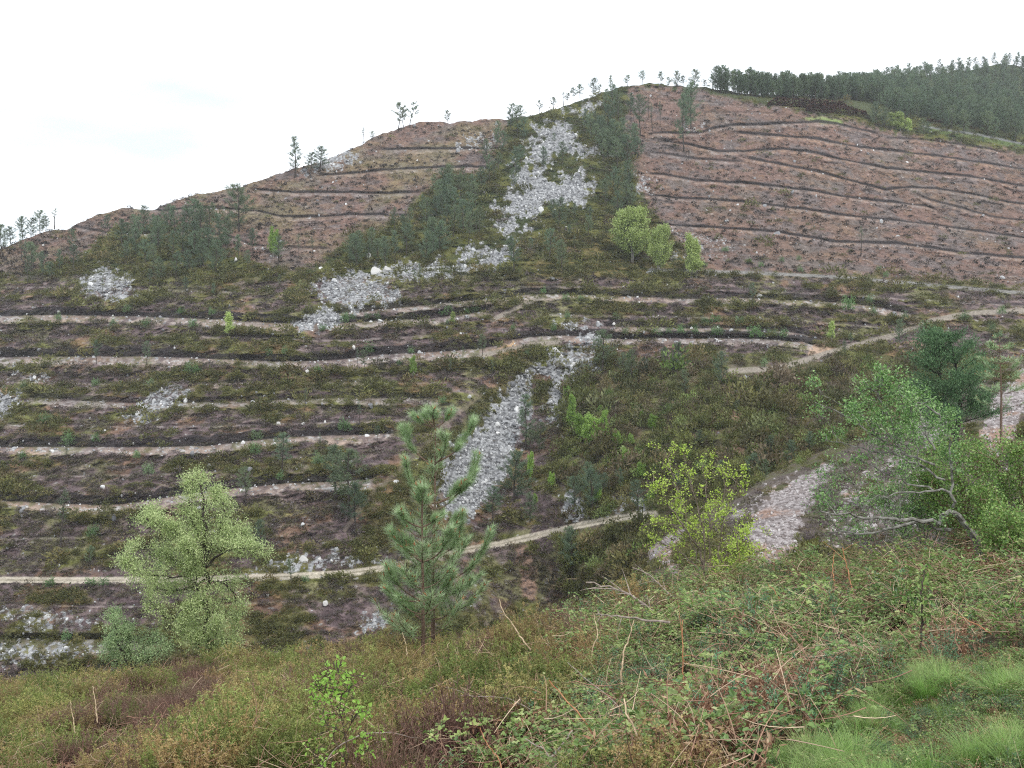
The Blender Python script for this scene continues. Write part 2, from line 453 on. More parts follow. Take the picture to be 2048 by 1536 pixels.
def bez(p0, p1, p2, n=6):
    t = np.linspace(0, 1, n)[:, None]
    return (1 - t) ** 2 * np.asarray(p0, float) + 2 * t * (1 - t) * np.asarray(p1, float) + t * t * np.asarray(p2, float)

def poly3(pts, n):
    """resample a 3D polyline smoothly"""
    pts = np.asarray(pts, float)
    if len(pts) < 3:
        t = np.linspace(0, 1, n)[:, None]; return pts[0] * (1 - t) + pts[-1] * t
    s = np.concatenate([[0], np.cumsum(np.linalg.norm(np.diff(pts, axis=0), axis=1))])
    u = np.linspace(0, s[-1], n)
    P = np.stack([np.interp(u, s, pts[:, k]) for k in range(3)], -1)
    for _ in range(2):
        P[1:-1] = (P[:-2] + 2 * P[1:-1] + P[2:]) / 4
    return P

# ------------------------------------------------------------------ materials
def mat_new(name):
    m = bpy.data.materials.new(name); m.use_nodes = True
    t = m.node_tree
    for n in list(t.nodes): t.nodes.remove(n)
    return m, t

def ramp(t, cols, fac):
    r = t.nodes.new("ShaderNodeValToRGB")
    els = r.color_ramp.elements
    while len(els) < len(cols): els.new(0.5)
    for e, (p, c) in zip(els, cols):
        e.position = p; e.color = (*c, 1)
    t.links.new(fac, r.inputs["Fac"])
    return r.outputs["Color"]

def foliage_mat(name, leaf_cols, inst_cols=None, inst_fac=0.5, transl=0.3, rough=0.55, bright=0.25, spec=0.25):
    """leaf_cols: ramp over the per-leaf tint; inst_cols: ramp over the plant's own random value"""
    m, t = mat_new(name)
    o = t.nodes.new("ShaderNodeOutputMaterial")
    at = t.nodes.new("ShaderNodeAttribute"); at.attribute_name = "tint"
    c = ramp(t, leaf_cols, at.outputs["Fac"])
    oi = t.nodes.new("ShaderNodeObjectInfo")
    if inst_cols:
        c2 = ramp(t, inst_cols, oi.outputs["Random"])
        mx = t.nodes.new("ShaderNodeMixRGB"); mx.inputs["Fac"].default_value = inst_fac
        t.links.new(c, mx.inputs["Color1"]); t.links.new(c2, mx.inputs["Color2"]); c = mx.outputs[0]
    hs = t.nodes.new("ShaderNodeHueSaturation")
    mr = t.nodes.new("ShaderNodeMapRange")
    mm = t.nodes.new("ShaderNodeMath"); mm.operation = 'MULTIPLY'; mm.inputs[1].default_value = 7.31
    mf = t.nodes.new("ShaderNodeMath"); mf.operation = 'FRACT'
    t.links.new(oi.outputs["Random"], mm.inputs[0]); t.links.new(mm.outputs[0], mf.inputs[0])
    t.links.new(mf.outputs[0], mr.inputs["Value"])
    mr.inputs["To Min"].default_value = 1 - bright; mr.inputs["To Max"].default_value = 1 + bright
    t.links.new(mr.outputs[0], hs.inputs["Value"]); t.links.new(c, hs.inputs["Color"])
    c = hs.outputs[0]
    p = t.nodes.new("ShaderNodeBsdfPrincipled")
    p.inputs["Roughness"].default_value = rough
    p.inputs["Specular IOR Level"].default_value = spec
    t.links.new(c, p.inputs["Base Color"])
    tr = t.nodes.new("ShaderNodeBsdfTranslucent"); t.links.new(c, tr.inputs["Color"])
    ms = t.nodes.new("ShaderNodeMixShader"); ms.inputs[0].default_value = transl
    t.links.new(p.outputs[0], ms.inputs[1]); t.links.new(tr.outputs[0], ms.inputs[2])
    t.links.new(ms.outputs[0], o.inputs[0])
    return m

def bark_mat(name, a, b, scale=12.0):
    m, t = mat_new(name)
    o = t.nodes.new("ShaderNodeOutputMaterial")
    tcn = t.nodes.new("ShaderNodeTexCoord")
    n = t.nodes.new("ShaderNodeTexNoise"); n.inputs["Scale"].default_value = scale; n.inputs["Detail"].default_value = 5
    t.links.new(tcn.outputs["Object"], n.inputs["Vector"])
    c = ramp(t, [(.35, a), (.65, b)], n.outputs["Fac"])
    p = t.nodes.new("ShaderNodeBsdfPrincipled"); p.inputs["Roughness"].default_value = .9
    p.inputs["Specular IOR Level"].default_value = .15
    t.links.new(c, p.inputs["Base Color"])
    bp = t.nodes.new("ShaderNodeBump"); bp.inputs["Strength"].default_value = .6; bp.inputs["Distance"].default_value = .01
    t.links.new(n.outputs["Fac"], bp.inputs["Height"]); t.links.new(bp.outputs[0], p.inputs["Normal"])
    t.links.new(p.outputs[0], o.inputs[0])
    return m

def terrain_mat(name, fine=3.0, amt=0.35, bump=0.15):
    m, t = mat_new(name)
    o = t.nodes.new("ShaderNodeOutputMaterial")
    at = t.nodes.new("ShaderNodeAttribute"); at.attribute_name = "albedo"
    tcn = t.nodes.new("ShaderNodeTexCoord")
    n = t.nodes.new("ShaderNodeTexNoise"); n.inputs["Scale"].default_value = fine; n.inputs["Detail"].default_value = 6
    n.inputs["Roughness"].default_value = .7
    t.links.new(tcn.outputs["Object"], n.inputs["Vector"])
    mr = t.nodes.new("ShaderNodeMapRange"); mr.inputs["From Min"].default_value = .3; mr.inputs["From Max"].default_value = .7
    mr.inputs["To Min"].default_value = 1 - amt; mr.inputs["To Max"].default_value = 1 + amt
    t.links.new(n.outputs["Fac"], mr.inputs["Value"])
    hs = t.nodes.new("ShaderNodeHueSaturation")
    t.links.new(mr.outputs[0], hs.inputs["Value"]); t.links.new(at.outputs["Color"], hs.inputs["Color"])
    p = t.nodes.new("ShaderNodeBsdfPrincipled"); p.inputs["Roughness"].default_value = .95
    p.inputs["Specular IOR Level"].default_value = .1
    t.links.new(hs.outputs[0], p.inputs["Base Color"])
    bp = t.nodes.new("ShaderNodeBump"); bp.inputs["Strength"].default_value = .5; bp.inputs["Distance"].default_value = bump
    t.links.new(n.outputs["Fac"], bp.inputs["Height"]); t.links.new(bp.outputs[0], p.inputs["Normal"])
    t.links.new(p.outputs[0], o.inputs[0])
    return m

def stone_mat(name, cols, scale=1.5):
    m, t = mat_new(name)
    o = t.nodes.new("ShaderNodeOutputMaterial")
    oi = t.nodes.new("ShaderNodeObjectInfo")
    c = ramp(t, cols, oi.outputs["Random"])
    tcn = t.nodes.new("ShaderNodeTexCoord")
    n = t.nodes.new("ShaderNodeTexNoise"); n.inputs["Scale"].default_value = scale; n.inputs["Detail"].default_value = 5
    t.links.new(tcn.outputs["Object"], n.inputs["Vector"])
    mr = t.nodes.new("ShaderNodeMapRange"); mr.inputs["To Min"].default_value = .65; mr.inputs["To Max"].default_value = 1.3
    t.links.new(n.outputs["Fac"], mr.inputs["Value"])
    hs = t.nodes.new("ShaderNodeHueSaturation")
    t.links.new(mr.outputs[0], hs.inputs["Value"]); t.links.new(c, hs.inputs["Color"])
    p = t.nodes.new("ShaderNodeBsdfPrincipled"); p.inputs["Roughness"].default_value = .9
    p.inputs["Specular IOR Level"].default_value = .15
    t.links.new(hs.outputs[0], p.inputs["Base Color"])
    t.links.new(p.outputs[0], o.inputs[0])
    return m

M_TERR = terrain_mat("hillside_ground", 2.0, .30, .25)
M_FG = terrain_mat("near_ground", 30.0, .4, .02)
M_PINE_FAR = foliage_mat("far_pine_needles", [(0, (.06, .09, .05)), (.5, (.125, .18, .105)), (1, (.23, .29, .18))],
                         [(0, (.10, .16, .11)), (.5, (.135, .195, .115)), (1, (.20, .23, .11))], .4, .35, bright=.25)
M_BIRCH_FAR = foliage_mat("young_birch_leaves", [(0, (.20, .33, .06)), (1, (.38, .54, .13))], [(0, (.22, .38, .07)), (1, (.32, .44, .13))], .5, .4)
M_BIRCH_DULL = foliage_mat("dull_birch_leaves", [(0, (.28, .37, .11)), (1, (.55, .64, .25))], None, 0, .4)
M_BARK = bark_mat("dark_bark", (.03, .025, .022), (.09, .075, .065), 6)
M_BARK_PALE = bark_mat("pale_bark", (.16, .15, .13), (.32, .30, .27), 6)
M_STONE = stone_mat("scree_stone", [(0, (.15, .15, .16)), (.4, (.29, .29, .30)), (.75, (.43, .43, .43)), (1, (.68, .67, .66))])
M_STONE_PINK = stone_mat("pinkish_stone", [(0, (.16, .135, .13)), (.5, (.32, .28, .27)), (1, (.55, .52, .51))])
M_BOULDER = stone_mat("white_boulder", [(0, (.50, .48, .46)), (1, (.62, .60, .58))], .8)
M_HEATH = foliage_mat("heather_on_slope", [(0, (.035, .027, .03)), (1, (.19, .16, .15))],
                      [(0, (.10, .07, .075)), (.35, (.19, .15, .15)), (.5, (.08, .075, .035)), (.8, (.13, .13, .045)), (1, (.18, .115, .065))], .65, .15)
M_SCRUB = foliage_mat("valley_scrub", [(0, (.05, .048, .025)), (1, (.16, .155, .06))],
                      [(0, (.09, .10, .03)), (.4, (.16, .18, .05)), (.65, (.17, .13, .06)), (.85, (.15, .105, .085)), (1, (.22, .36, .08))], .7, .2, bright=.45)

# ------------------------------------------------------------------ the hillside
NX_CORE = 1400; NY = 880
xs = np.concatenate([np.linspace(-900, -110, 70)[:-1], np.linspace(-110, 2160, NX_CORE), np.linspace(2160, 2900, 66)[1:]])
ysky = np.interp(xs, SKY_X, SKY_Y)
_kk = np.hanning(9); _kk /= _kk.sum()
ysky = np.convolve(np.pad(ysky, 4, mode='edge'), _kk, 'valid')
ysky = ysky + (fbm(xs, xs * 0, xs * 0, 1 / 22., 3, 5) - .5) * 9
s = np.linspace(0, 1, NY)
X = np.repeat(xs[:, None], NY, 1)
Y = ysky[:, None] + (1470 - ysky[:, None]) * s[None, :]
Db, NEARW = base_D(X, Y)
P0 = pix(X, Y, Db)
wx, wy, wz = P0[..., 0], P0[..., 1], P0[..., 2]
bank, bench, tone, dDl, lip = line_terms(X, Y)
paths = path_terms(X, Y)
nbig = fbm(wx, wy, wz, 1 / 28., 4, 20)
nmid = fbm(wx, wy, wz, 1 / 5.5, 4, 30)
nfin = fbm(wx, wy, wz, 1 / 1.3, 3, 40)
nvf = fbm(wx, wy, wz, 1 / .45, 2, 50)
npx = fbm(X, Y, X * 0, 1 / 9., 3, 60)
scree = np.zeros(X.shape)
for poly, st in SCREE:
    if st > 0:
        scree = np.maximum(scree, st * pmask(X, Y, poly, 8, 24, npx))
nscree = np.zeros(X.shape)
for poly, st, pk in NEARSCREE:
    nscree = np.maximum(nscree, st * pmask(X, Y, poly, 7, 14, npx))
red = np.zeros(X.shape)
for poly in REDZ:
    red = np.maximum(red, pmask(X, Y, poly, 6, 12, npx))
redL = red * (X < 1050)
wood = sstep(np.interp(X, [1380, 1430, 1530, 1740, 1850, 2048, 2900], [170, 192, 205, 236, 250, 276, 330]) - Y, -3, 6)
pmax = np.zeros(X.shape)
for k_, (m_, a_) in paths.items():
    pmax = np.maximum(pmax, m_)
hard = np.clip(bank * .6 + bench + pmax + scree * .7 + nscree, 0, 1)
vegamp = (1 - hard) * (1 - .75 * red)
band = fbm(wx * .14, wz, wx * 0, 1 / 1.5, 3, 95)
grnn = .42 * (nmid + .35 * (nfin - .5)) + .58 * (band + .12)
relief = (fbm(wx, wy, wz, 1 / 3.4, 3, 96) - .5) * 4.5 * sstep(X, 1090, 1160) * sstep(Y, 700, 760) * (1 - hard) + (band - .5) * 2.2 * vegamp + (nbig - .5) * 7 + (nmid - .5) * (2.2 + 2.0 * vegamp) + (nfin - .5) * (0.5 + 1.6 * vegamp) + (nvf - .5) * (.3 + .8 * scree + .4 * vegamp)
D = Db - relief * np.clip(Db / 200, .3, 1.3) + dDl * np.clip(Db / 200, .3, 1.5)
FAR_D = D
FX, FY0 = xs, ysky

def cell(x, y):
    """smooth lookup of any array laid out on the hillside grid"""
    i = np.clip(np.interp(x, xs, np.arange(len(xs))), 0, len(xs) - 1.001)
    i0 = i.astype(int)
    ys_ = np.interp(x, xs, ysky)
    j = np.clip((y - ys_) / (1470 - ys_) * (NY - 1), 0, NY - 1.001)
    return i0, i - i0, j.astype(int), j - j.astype(int)

def look(A, x, y):
    i, fi, j, fj = cell(np.asarray(x, float), np.asarray(y, float))
    return (A[i, j] * (1 - fi) * (1 - fj) + A[i + 1, j] * fi * (1 - fj) + A[i, j + 1] * (1 - fi) * fj + A[i + 1, j + 1] * fi * fj)

def on_hill(x, y):
    return pix(x, y, look(FAR_D, x, y))

def C(*c): return np.array(c)[None, None, :]
def mixc(a, b, t): return a * (1 - t[..., None]) + b * t[..., None]

hashv = RNG.random(X.shape)
ms = lambda n, a, b: sstep(n, a, b)
heath = mixc(C(.075, .060, .062) + 0 * P0, C(.060, .062, .024), ms(grnn, .53, .60))
heath = mixc(heath, C(.125, .105, .100), ms(fbm(wx, wy, wz, 1 / 3.1, 3, 81), .54, .66) * .7)
heath = mixc(heath, C(.115, .075, .045), ms(fbm(wx, wy, wz, 1 / 7., 3, 82), .56, .66) * .65)
heath = mixc(heath, C(.09, .105, .035), ms(fbm(wx, wy, wz, 1 / 9., 3, 83), .56, .66) * .6)
heath = heath * C(1.50, 1.36, 1.34) * (0.25 + 1.55 * nfin)[..., None]
heath = mixc(heath, C(.30, .285, .27), ms(fbm(wx, wy, wz, 1 / .9, 2, 93), .755, .82) * .8)
berm = pmask(X, Y, [(985, 775), (1055, 735), (1085, 742), (1010, 830), (900, 950), (820, 1050), (740, 1120), (690, 1130), (720, 1060), (800, 970), (890, 875)], 6, 8, npx)
grnn = grnn + .14 * berm
heath = mixc(heath, C(.085, .085, .03) * (.25 + 1.5 * nfin[..., None]), berm * .7)
valley = sstep(X, 1090, 1160) * sstep(Y, 700, 760) * (1 - NEARW)
vcol = mixc(C(.06, .052, .036) + 0 * P0, C(.13, .14, .045), ms(nmid, .45, .6))
vcol = mixc(vcol, C(.10, .065, .055), ms(fbm(wx, wy, wz, 1 / 4., 3, 84), .55, .65) * .7)
heath = mixc(heath, vcol, valley * .75)
spine = (1 - red) * sstep(565 - Y, 0, 20)
scol = mixc(C(.040, .050, .020) + 0 * P0, C(.10, .10, .03), ms(nmid, .42, .62))
scol = mixc(scol, C(.15, .12, .05), sstep(X, 1030, 1080) * sstep(Y, 460, 490) * ms(nfin, .4, .6))
heath = mixc(heath, scol, spine)
soil = mixc(C(.165, .106, .088) + 0 * P0, C(.138, .110, .104), ms(fbm(wx, wy, wz, 1 / 6., 4, 85), .42, .6))
soil = mixc(soil, C(.20, .125, .085), ms(fbm(wx, wy, wz, 1 / 3.2, 3, 86), .56, .68) * .55)
soil = mixc(soil, C(.17, .145, .075), (ms(fbm(wx, wy * .5, wz, 1 / 13., 4, 87), .44, .68) * (.12 + .5 * sstep(redL, .2, .8))))
soil = soil * .92 * (0.45 + 1.1 * nfin)[..., None]
soil = mixc(soil, C(.035, .028, .026), ms(fbm(wx, wy, wz, 1 / 1.1, 2, 88), .72, .80) * .9)
soil = mixc(soil, C(.34, .30, .27), ms(fbm(wx, wy, wz, 1 / .8, 2, 89), .76, .84) * .8)
alb = mixc(heath, soil, red)
alb = mixc(alb, C(.065, .075, .035), wood)
verge = (1 - sstep(np.abs(Y - np.interp(X, [1845, 1950, 2048, 2200], [256, 273, 294, 316])), 3, 7)) * sstep(X, 1840, 1870)
alb = mixc(alb, C(.11, .15, .055), verge * .7)
green_patch = pmask(X, Y, [(1610, 236), (1640, 232), (1680, 240), (1690, 250), (1640, 246)], 4, 5, npx)
alb = mixc(alb, C(.20, .27, .09), green_patch * .8)
bcol = mixc(C(.25, .23, .225) + 0 * P0, C(.34, .215, .14), np.clip(tone * (.4 + 1.3 * (fbm(X, Y, X * 0, 1 / 60., 2, 92) - .1)), 0, 1))
bcol = bcol * (.7 + .55 * nfin)[..., None]
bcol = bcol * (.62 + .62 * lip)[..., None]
bcol = mixc(bcol, C(.40, .38, .37), ms(fbm(wx, wy, wz, 1 / .8, 2, 94), .60, .72) * .8)
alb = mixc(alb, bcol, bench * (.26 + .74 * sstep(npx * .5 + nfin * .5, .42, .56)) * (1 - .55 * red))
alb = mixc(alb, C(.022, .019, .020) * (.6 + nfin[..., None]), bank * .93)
st1 = _h((wx * 2.2).astype(np.int64), (wy * 1.1).astype(np.int64), (wz * 2.2).astype(np.int64), 5)
scol2 = C(.10, .10, .105) + (C(.40, .40, .405) - C(.13, .13, .135)) * (st1 ** 1.2)[..., None]
sc_m = sstep(scree + (npx - .5) * .5 + (st1 - .5) * .5, .38, .62) * (scree > .02)
alb = mixc(alb, scol2, sc_m)
st2 = _h((wx * 4).astype(np.int64), (wy * 2).astype(np.int64), (wz * 4).astype(np.int64), 6)
ncol = C(.13, .105, .10) + (C(.38, .34, .335) - C(.13, .105, .10)) * st2[..., None]
ncol = mixc(ncol, C(.30, .17, .11), ms(nmid, .52, .62) * .6)
ns_m = sstep(nscree + (npx - .5) * .5 + (st2 - .5) * .4, .38, .62) * (nscree > .02)
# the rest of the near slope: bare stony earth with brown scrub
nearrest = mixc(C(.115, .095, .08) + 0 * P0, C(.07, .075, .03), ms(nmid, .45, .6))
alb = mixc(alb, nearrest, NEARW * .85)
alb = mixc(alb, ncol, ns_m)
for poly, c_ in EARTH:
    alb = mixc(alb, C(*c_) * (.7 + .6 * nfin[..., None]), pmask(X, Y, poly, 5, 9, npx) * .95)
PC = {'track': (.42, .37, .30), 'path': (.25, .215, .18), 'grey': (.20, .19, .18), 'road': (.17, .17, .17), 'faint': (.14, .115, .085)}
for k_, (m_, a_) in paths.items():
    c_ = C(*PC[k_]) * (.85 + .3 * nfin[..., None])
    if k_ == 'track':
        mid = np.exp(-((a_ + .0) / .20) ** 2)
        c_ = mixc(c_ + 0 * P0, C(.17, .15, .10), mid * (.45 + .5 * ms(nmid, .4, .6)))
    alb = mixc(alb, c_, m_ * (.95 if k_ != 'faint' else .6))
alb = alb * (.82 + .36 * hashv)[..., None]
alb = np.clip(alb, .008, .8)

P = pix(X, Y, D)
# behind the skyline the hill rolls over and falls away; in front it continues down out of sight
def crest_rows(P, step):
    rows = []
    top = P[:, 0, :]
    for k_ in range(1, 13):
        d = 6.0 * k_ ** 1.6
        q = top.copy(); q[:, 0] *= (1 + d / np.maximum(top[:, 1], 1)); q[:, 1] += d
        q[:, 2] += -0.10 * d - 0.0022 * d * d + (fbm(q[:, 0], q[:, 1], q[:, 1] * 0, 1 / 30., 2, 3) - .5) * 2
        rows.insert(0, q)
    return rows
cr = crest_rows(P, 6)
bot = []
for k_ in (1, 2, 3):
    q = P[:, -1, :].copy(); q[:, 1] -= 2.0 * k_; q[:, 2] -= 12.0 * k_; bot.append(q)
Pall = np.concatenate([np.stack(cr, 1), P, np.stack(bot, 1)], 1)
Aall = np.concatenate([np.repeat(alb[:, :1], len(cr), 1), alb, np.repeat(alb[:, -1:], 3, 1)], 1)
nr = Pall.shape[1]; ncx = Pall.shape[0]
ii = (np.arange(ncx - 1)[:, None] * nr + np.arange(nr - 1)[None, :]).ravel()
quads = np.stack([ii, ii + 1, ii + nr + 1, ii + nr], -1)
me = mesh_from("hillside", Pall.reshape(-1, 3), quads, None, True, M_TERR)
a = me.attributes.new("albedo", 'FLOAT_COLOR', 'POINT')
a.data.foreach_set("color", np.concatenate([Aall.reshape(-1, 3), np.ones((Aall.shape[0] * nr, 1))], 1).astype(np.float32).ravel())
hill = add_obj("hillside", me)
tag(hill, "terraced hillside of brown soil, heather and grey scree across the valley", kind='structure')
del Pall, Aall, quads

# ------------------------------------------------------------------ the foreground bank
GX = [-1400, -400, 0, 400, 850, 1200, 1530, 1800, 2048, 2500, 3400]
GCY = [1480, 1450, 1402, 1352, 1322, 1232, 1160, 1146, 1105, 1010, 860]
GCD = [38, 36, 34, 32, 25, 23.5, 22, 20, 18, 15, 12]
GBD = [19, 17.5, 16, 13.5, 10.8, 9.0, 7.6, 6.8, 6.4, 6.0, 5.5]

def fg_D(x, y):
    yc = np.interp(x, GX, GCY); dc = np.interp(x, GX, GCD); db = np.interp(x, GX, GBD)
    inv = 1 / dc + (1 / db - 1 / dc) * (y - yc) / (1536 - yc)
    return 1 / inv

def fg_bump(P):
    return (fbm(P[..., 0], P[..., 1], P[..., 0] * 0, 1 / 3.0, 3, 7) - .5) * .6 * np.clip(P[..., 1] / 10, .2, 1)

def on_fg(x, y):
    p = pix(x, y, fg_D(np.asarray(x, float), np.asarray(y, float)))
    p[..., 2] += fg_bump(p)
    return p

fxs = np.linspace(-1300, 3300, 420)
FN = 260
sf = np.linspace(0, 1, FN) ** 1.3
FXg = np.repeat(fxs[:, None], FN, 1)
yc_ = np.interp(fxs, GX, GCY)[:, None]
FYg = yc_ + (2600 - yc_) * sf[None, :]
Pf = on_fg(FXg, FYg)
rows = []
topc = Pf[:, 0, :]
for k_ in range(1, 15):
    d = 0.7 * k_ ** 1.7
    q = topc.copy(); q[:, 0] *= (1 + d / topc[:, 1]); q[:, 1] += d
    q[:, 2] += -(.45 * d + .03 * d * d / (1 + .02 * d))
    rows.insert(0, q)
Pfa = np.concatenate([np.stack(rows, 1), Pf], 1)
GRASS = [(1540, 1560), (1620, 1500), (1720, 1440), (1850, 1378), (1960, 1338), (2048, 1318), (2200, 1290), (2200, 1800), (1500, 1800)]
fpx, fpy = proj(Pfa)
gm = pmask(fpx, fpy, [(x_, y_ + 12) for x_, y_ in GRASS], 20)
n1 = fbm(Pfa[..., 0], Pfa[..., 1], Pfa[..., 2], 1 / .5, 4, 9)
fa = mixc(C(.045, .035, .022) + 0 * Pfa, C(.075, .06, .035), sstep(n1, .4, .6))
fa = mixc(fa, C(.07, .10, .03), gm)
fa = mixc(fa, C(.045, .05, .02), sstep(-fpx, -700, 0) * .5)
nr = Pfa.shape[1]; ncx = Pfa.shape[0]
ii = (np.arange(ncx - 1)[:, None] * nr + np.arange(nr - 1)[None, :]).ravel()
quads = np.stack([ii, ii + 1, ii + nr + 1, ii + nr], -1)
me = mesh_from("near_bank", Pfa.reshape(-1, 3), quads, None, True, M_FG)
a = me.attributes.new("albedo", 'FLOAT_COLOR', 'POINT')
a.data.foreach_set("color", np.concatenate([fa.reshape(-1, 3), np.ones((ncx * nr, 1))], 1).astype(np.float32).ravel())
tag(add_obj("ground", me), "earth bank under the scrub in the foreground", kind='structure')

# ------------------------------------------------------------------ the thin haze of an overcast day
m_h, t_h = mat_new("thin_haze")
o_h = t_h.nodes.new("ShaderNodeOutputMaterial"); v_h = t_h.nodes.new("ShaderNodeVolumePrincipled")
v_h.inputs["Color"].default_value = (.93, .96, 1, 1); v_h.inputs["Density"].default_value = .00016
v_h.inputs["Anisotropy"].default_value = .2
t_h.links.new(v_h.outputs[0], o_h.inputs["Volume"])
hb = [-900, 1100, -60, 1200, -330, 230]
hv = [(hb[i], hb[2 + j], hb[4 + k]) for k in (0, 1) for j in (0, 1) for i in (0, 1)]
hz = add_obj("haze", mesh_from("haze", np.array(hv), np.array([[0, 2, 3, 1], [4, 5, 7, 6], [0, 1, 5, 4], [2, 6, 7, 3], [0, 4, 6, 2], [1, 3, 7, 5]]), None, False, m_h))
tag(hz, "thin pale haze over the valley", kind='stuff')
SC.cycles.volume_bounces = 1

# ------------------------------------------------------------------ scattering for what nobody could count
def proto_col(name, meshes):
    c = bpy.data.collections.new(name)
    for i, m_ in enumerate(meshes):
        c.objects.link(bpy.data.objects.new("%s_%02d" % (name, i), m_))
    return c

def scatter(name, pc, P, rot, scl, idx, label, cat=None):
    me = bpy.data.meshes.new(name)
    n = len(P)
    me.vertices.add(n); me.vertices.foreach_set("co", np.asarray(P, np.float32).ravel())
    a = me.attributes.new("rot", 'FLOAT_VECTOR', 'POINT'); a.data.foreach_set("vector", np.asarray(rot, np.float32).ravel())
    a = me.attributes.new("scl", 'FLOAT_VECTOR', 'POINT')
    scl = np.asarray(scl, float)
    if scl.ndim == 1: scl = np.repeat(scl[:, None], 3, 1)
    a.data.foreach_set("vector", scl.astype(np.float32).ravel())
    a = me.attributes.new("idx", 'INT', 'POINT'); a.data.foreach_set("value", np.asarray(idx, np.int32))
    o = add_obj(name, me)
    g = bpy.data.node_groups.new(name + "_nodes", 'GeometryNodeTree')
    g.interface.new_socket("Geometry", in_out='INPUT', socket_type='NodeSocketGeometry')
    g.interface.new_socket("Geometry", in_out='OUTPUT', socket_type='NodeSocketGeometry')
    gi = g.nodes.new("NodeGroupInput"); go = g.nodes.new("NodeGroupOutput")
    ci = g.nodes.new("GeometryNodeCollectionInfo"); ci.inputs[0].default_value = pc
    ci.inputs["Separate Children"].default_value = True; ci.inputs["Reset Children"].default_value = True
    ip = g.nodes.new("GeometryNodeInstanceOnPoints"); ip.inputs["Pick Instance"].default_value = True
    def na(nm, ty):
        k = g.nodes.new("GeometryNodeInputNamedAttribute"); k.data_type = ty; k.inputs["Name"].default_value = nm
        return [q for q in k.outputs if q.enabled and q.name == "Attribute"][0]
    e2r = g.nodes.new("FunctionNodeEulerToRotation")
    g.links.new(na("rot", 'FLOAT_VECTOR'), e2r.inputs[0])
    g.links.new(gi.outputs[0], ip.inputs["Points"]); g.links.new(ci.outputs[0], ip.inputs["Instance"])
    g.links.new(na("idx", 'INT'), ip.inputs["Instance Index"])
    g.links.new(e2r.outputs[0], ip.inputs["Rotation"]); g.links.new(na("scl", 'FLOAT_VECTOR'), ip.inputs["Scale"])
    g.links.new(ip.outputs[0], go.inputs[0])
    md = o.modifiers.new("scatter", 'NODES'); md.node_group = g
    tag(o, label, cat, kind='stuff')
    return o

def rock_mesh(name, mat, seed, flat=.7):
    r = np.random.default_rng(seed)
    import bmesh
    bm = bmesh.new(); bmesh.ops.create_icosphere(bm, subdivisions=2, radius=.5)
    V = np.array([v.co[:] for v in bm.verts])
    for _ in range(7):      # chop with planes for angular faces
        n_ = unit(r.normal(size=3)); d_ = r.uniform(.22, .42)
        k_ = V @ n_ - d_
        V = V - np.clip(k_, 0, None)[:, None] * n_
    V *= np.array([1, r.uniform(.6, .9), flat])
    for v, c_ in zip(bm.verts, V): v.co = c_
    me = bpy.data.meshes.new(name); bm.to_mesh(me); bm.free()
    me.materials.append(mat)
    return me

def tuft_mesh(name, mat, seed, n=60, rad=.5, h=.6, L=.22, W=.09):
    """a rounded shrublet made of small leaf sprays"""
    r = np.random.default_rng(seed)
    d = r.normal(size=(n, 3)); d[:, 2] = np.abs(d[:, 2]) + .15; d = unit(d)
    rr = r.uniform(.45, 1.0, n)[:, None] * (1 + .3 * np.sin(5 * d[:, :1] + seed))
    P_ = d * rr * np.array([rad, rad, h])
    b = MB(); dr = unit(d * .7 + r.normal(size=(n, 3)) * .5 + np.array([0, 0, .5]))
    b.leaves(P_, dr, r.uniform(.6, 1.3, n) * L, r.uniform(.7, 1.3, n) * W, r.random(n), r.normal(size=(n, 3)))
    return b.mesh(name, mat)

def rand_eul(n, tilt=.2):
    e = RNG.normal(size=(n, 3)) * tilt; e[:, 2] = RNG.random(n) * 2 * pi
    return e

# heather and dwarf scrub on the far slope
M_TUSS = foliage_mat("olive_tussocks", [(0, (.05, .048, .022)), (1, (.16, .16, .055))],
                     [(0, (.08, .09, .03)), (.45, (.13, .135, .04)), (.7, (.18, .175, .055)), (1, (.19, .13, .065))], .6, .2, bright=.35)
heath_pc = proto_col("heather_tuft", [tuft_mesh("heather_tuft", M_HEATH, i, 70, .55, .5, .20, .075) for i in range(4)])
tuss_pc = proto_col("olive_tuft", [tuft_mesh("olive_tuft", M_TUSS, 5 + i, 90, .6, .6, .22, .08) for i in range(4)])
scrub_pc = proto_col("scrub_tuft", [tuft_mesh("scrub_tuft", M_SCRUB, 10 + i, 210, .6, .75, .17, .07) for i in range(4)])
N = 108000
sx = RNG.uniform(-120, 2170, N); sy = RNG.uniform(0, 1, N)
sk = np.interp(sx, xs, ysky); sy = sk + 2 + (1420 - sk) * sy
keep = RNG.random(N) < (1 - look(hard, sx, sy)) * (1 - .93 * look(red, sx, sy)) * (1 - .6 * look(wood, sx, sy)) * (1 - look(ns_m, sx, sy)) * (1 - .86 * look(sc_m, sx, sy)) * (1 - .5 * look(sc_m, sx, np.minimum(sy - 8, 1465)))
keep &= np.min([np.hypot(sx - bx_, (sy - by_) * .8) for bx_, by_ in [(751, 552), (773, 548), (607, 1124), (615, 748), (1112, 708), (1122, 716), (472, 526), (651, 1212)]], axis=0) > 15
keep &= (vnoise(sx / 16, sy / 7, sx * 0, 33) + RNG.normal(size=N) * .08) > .40
sx, sy = sx[keep], sy[keep]
val = look(valley, sx, sy) > .4
grn = look(grnn, sx, sy) + RNG.normal(size=len(sx)) * .02 > .60
grn |= (look(spine, sx, sy) > .5) & (RNG.random(len(sx)) < .6)
ps = on_hill(sx, sy)
dist = np.clip(ps[:, 1] / 200, .45, 1.3)
sc_ = RNG.uniform(.6, 1.4, len(sx)) * dist * (1 + 1.1 * (RNG.random(len(sx)) > .93))
o1 = ~val & ~grn
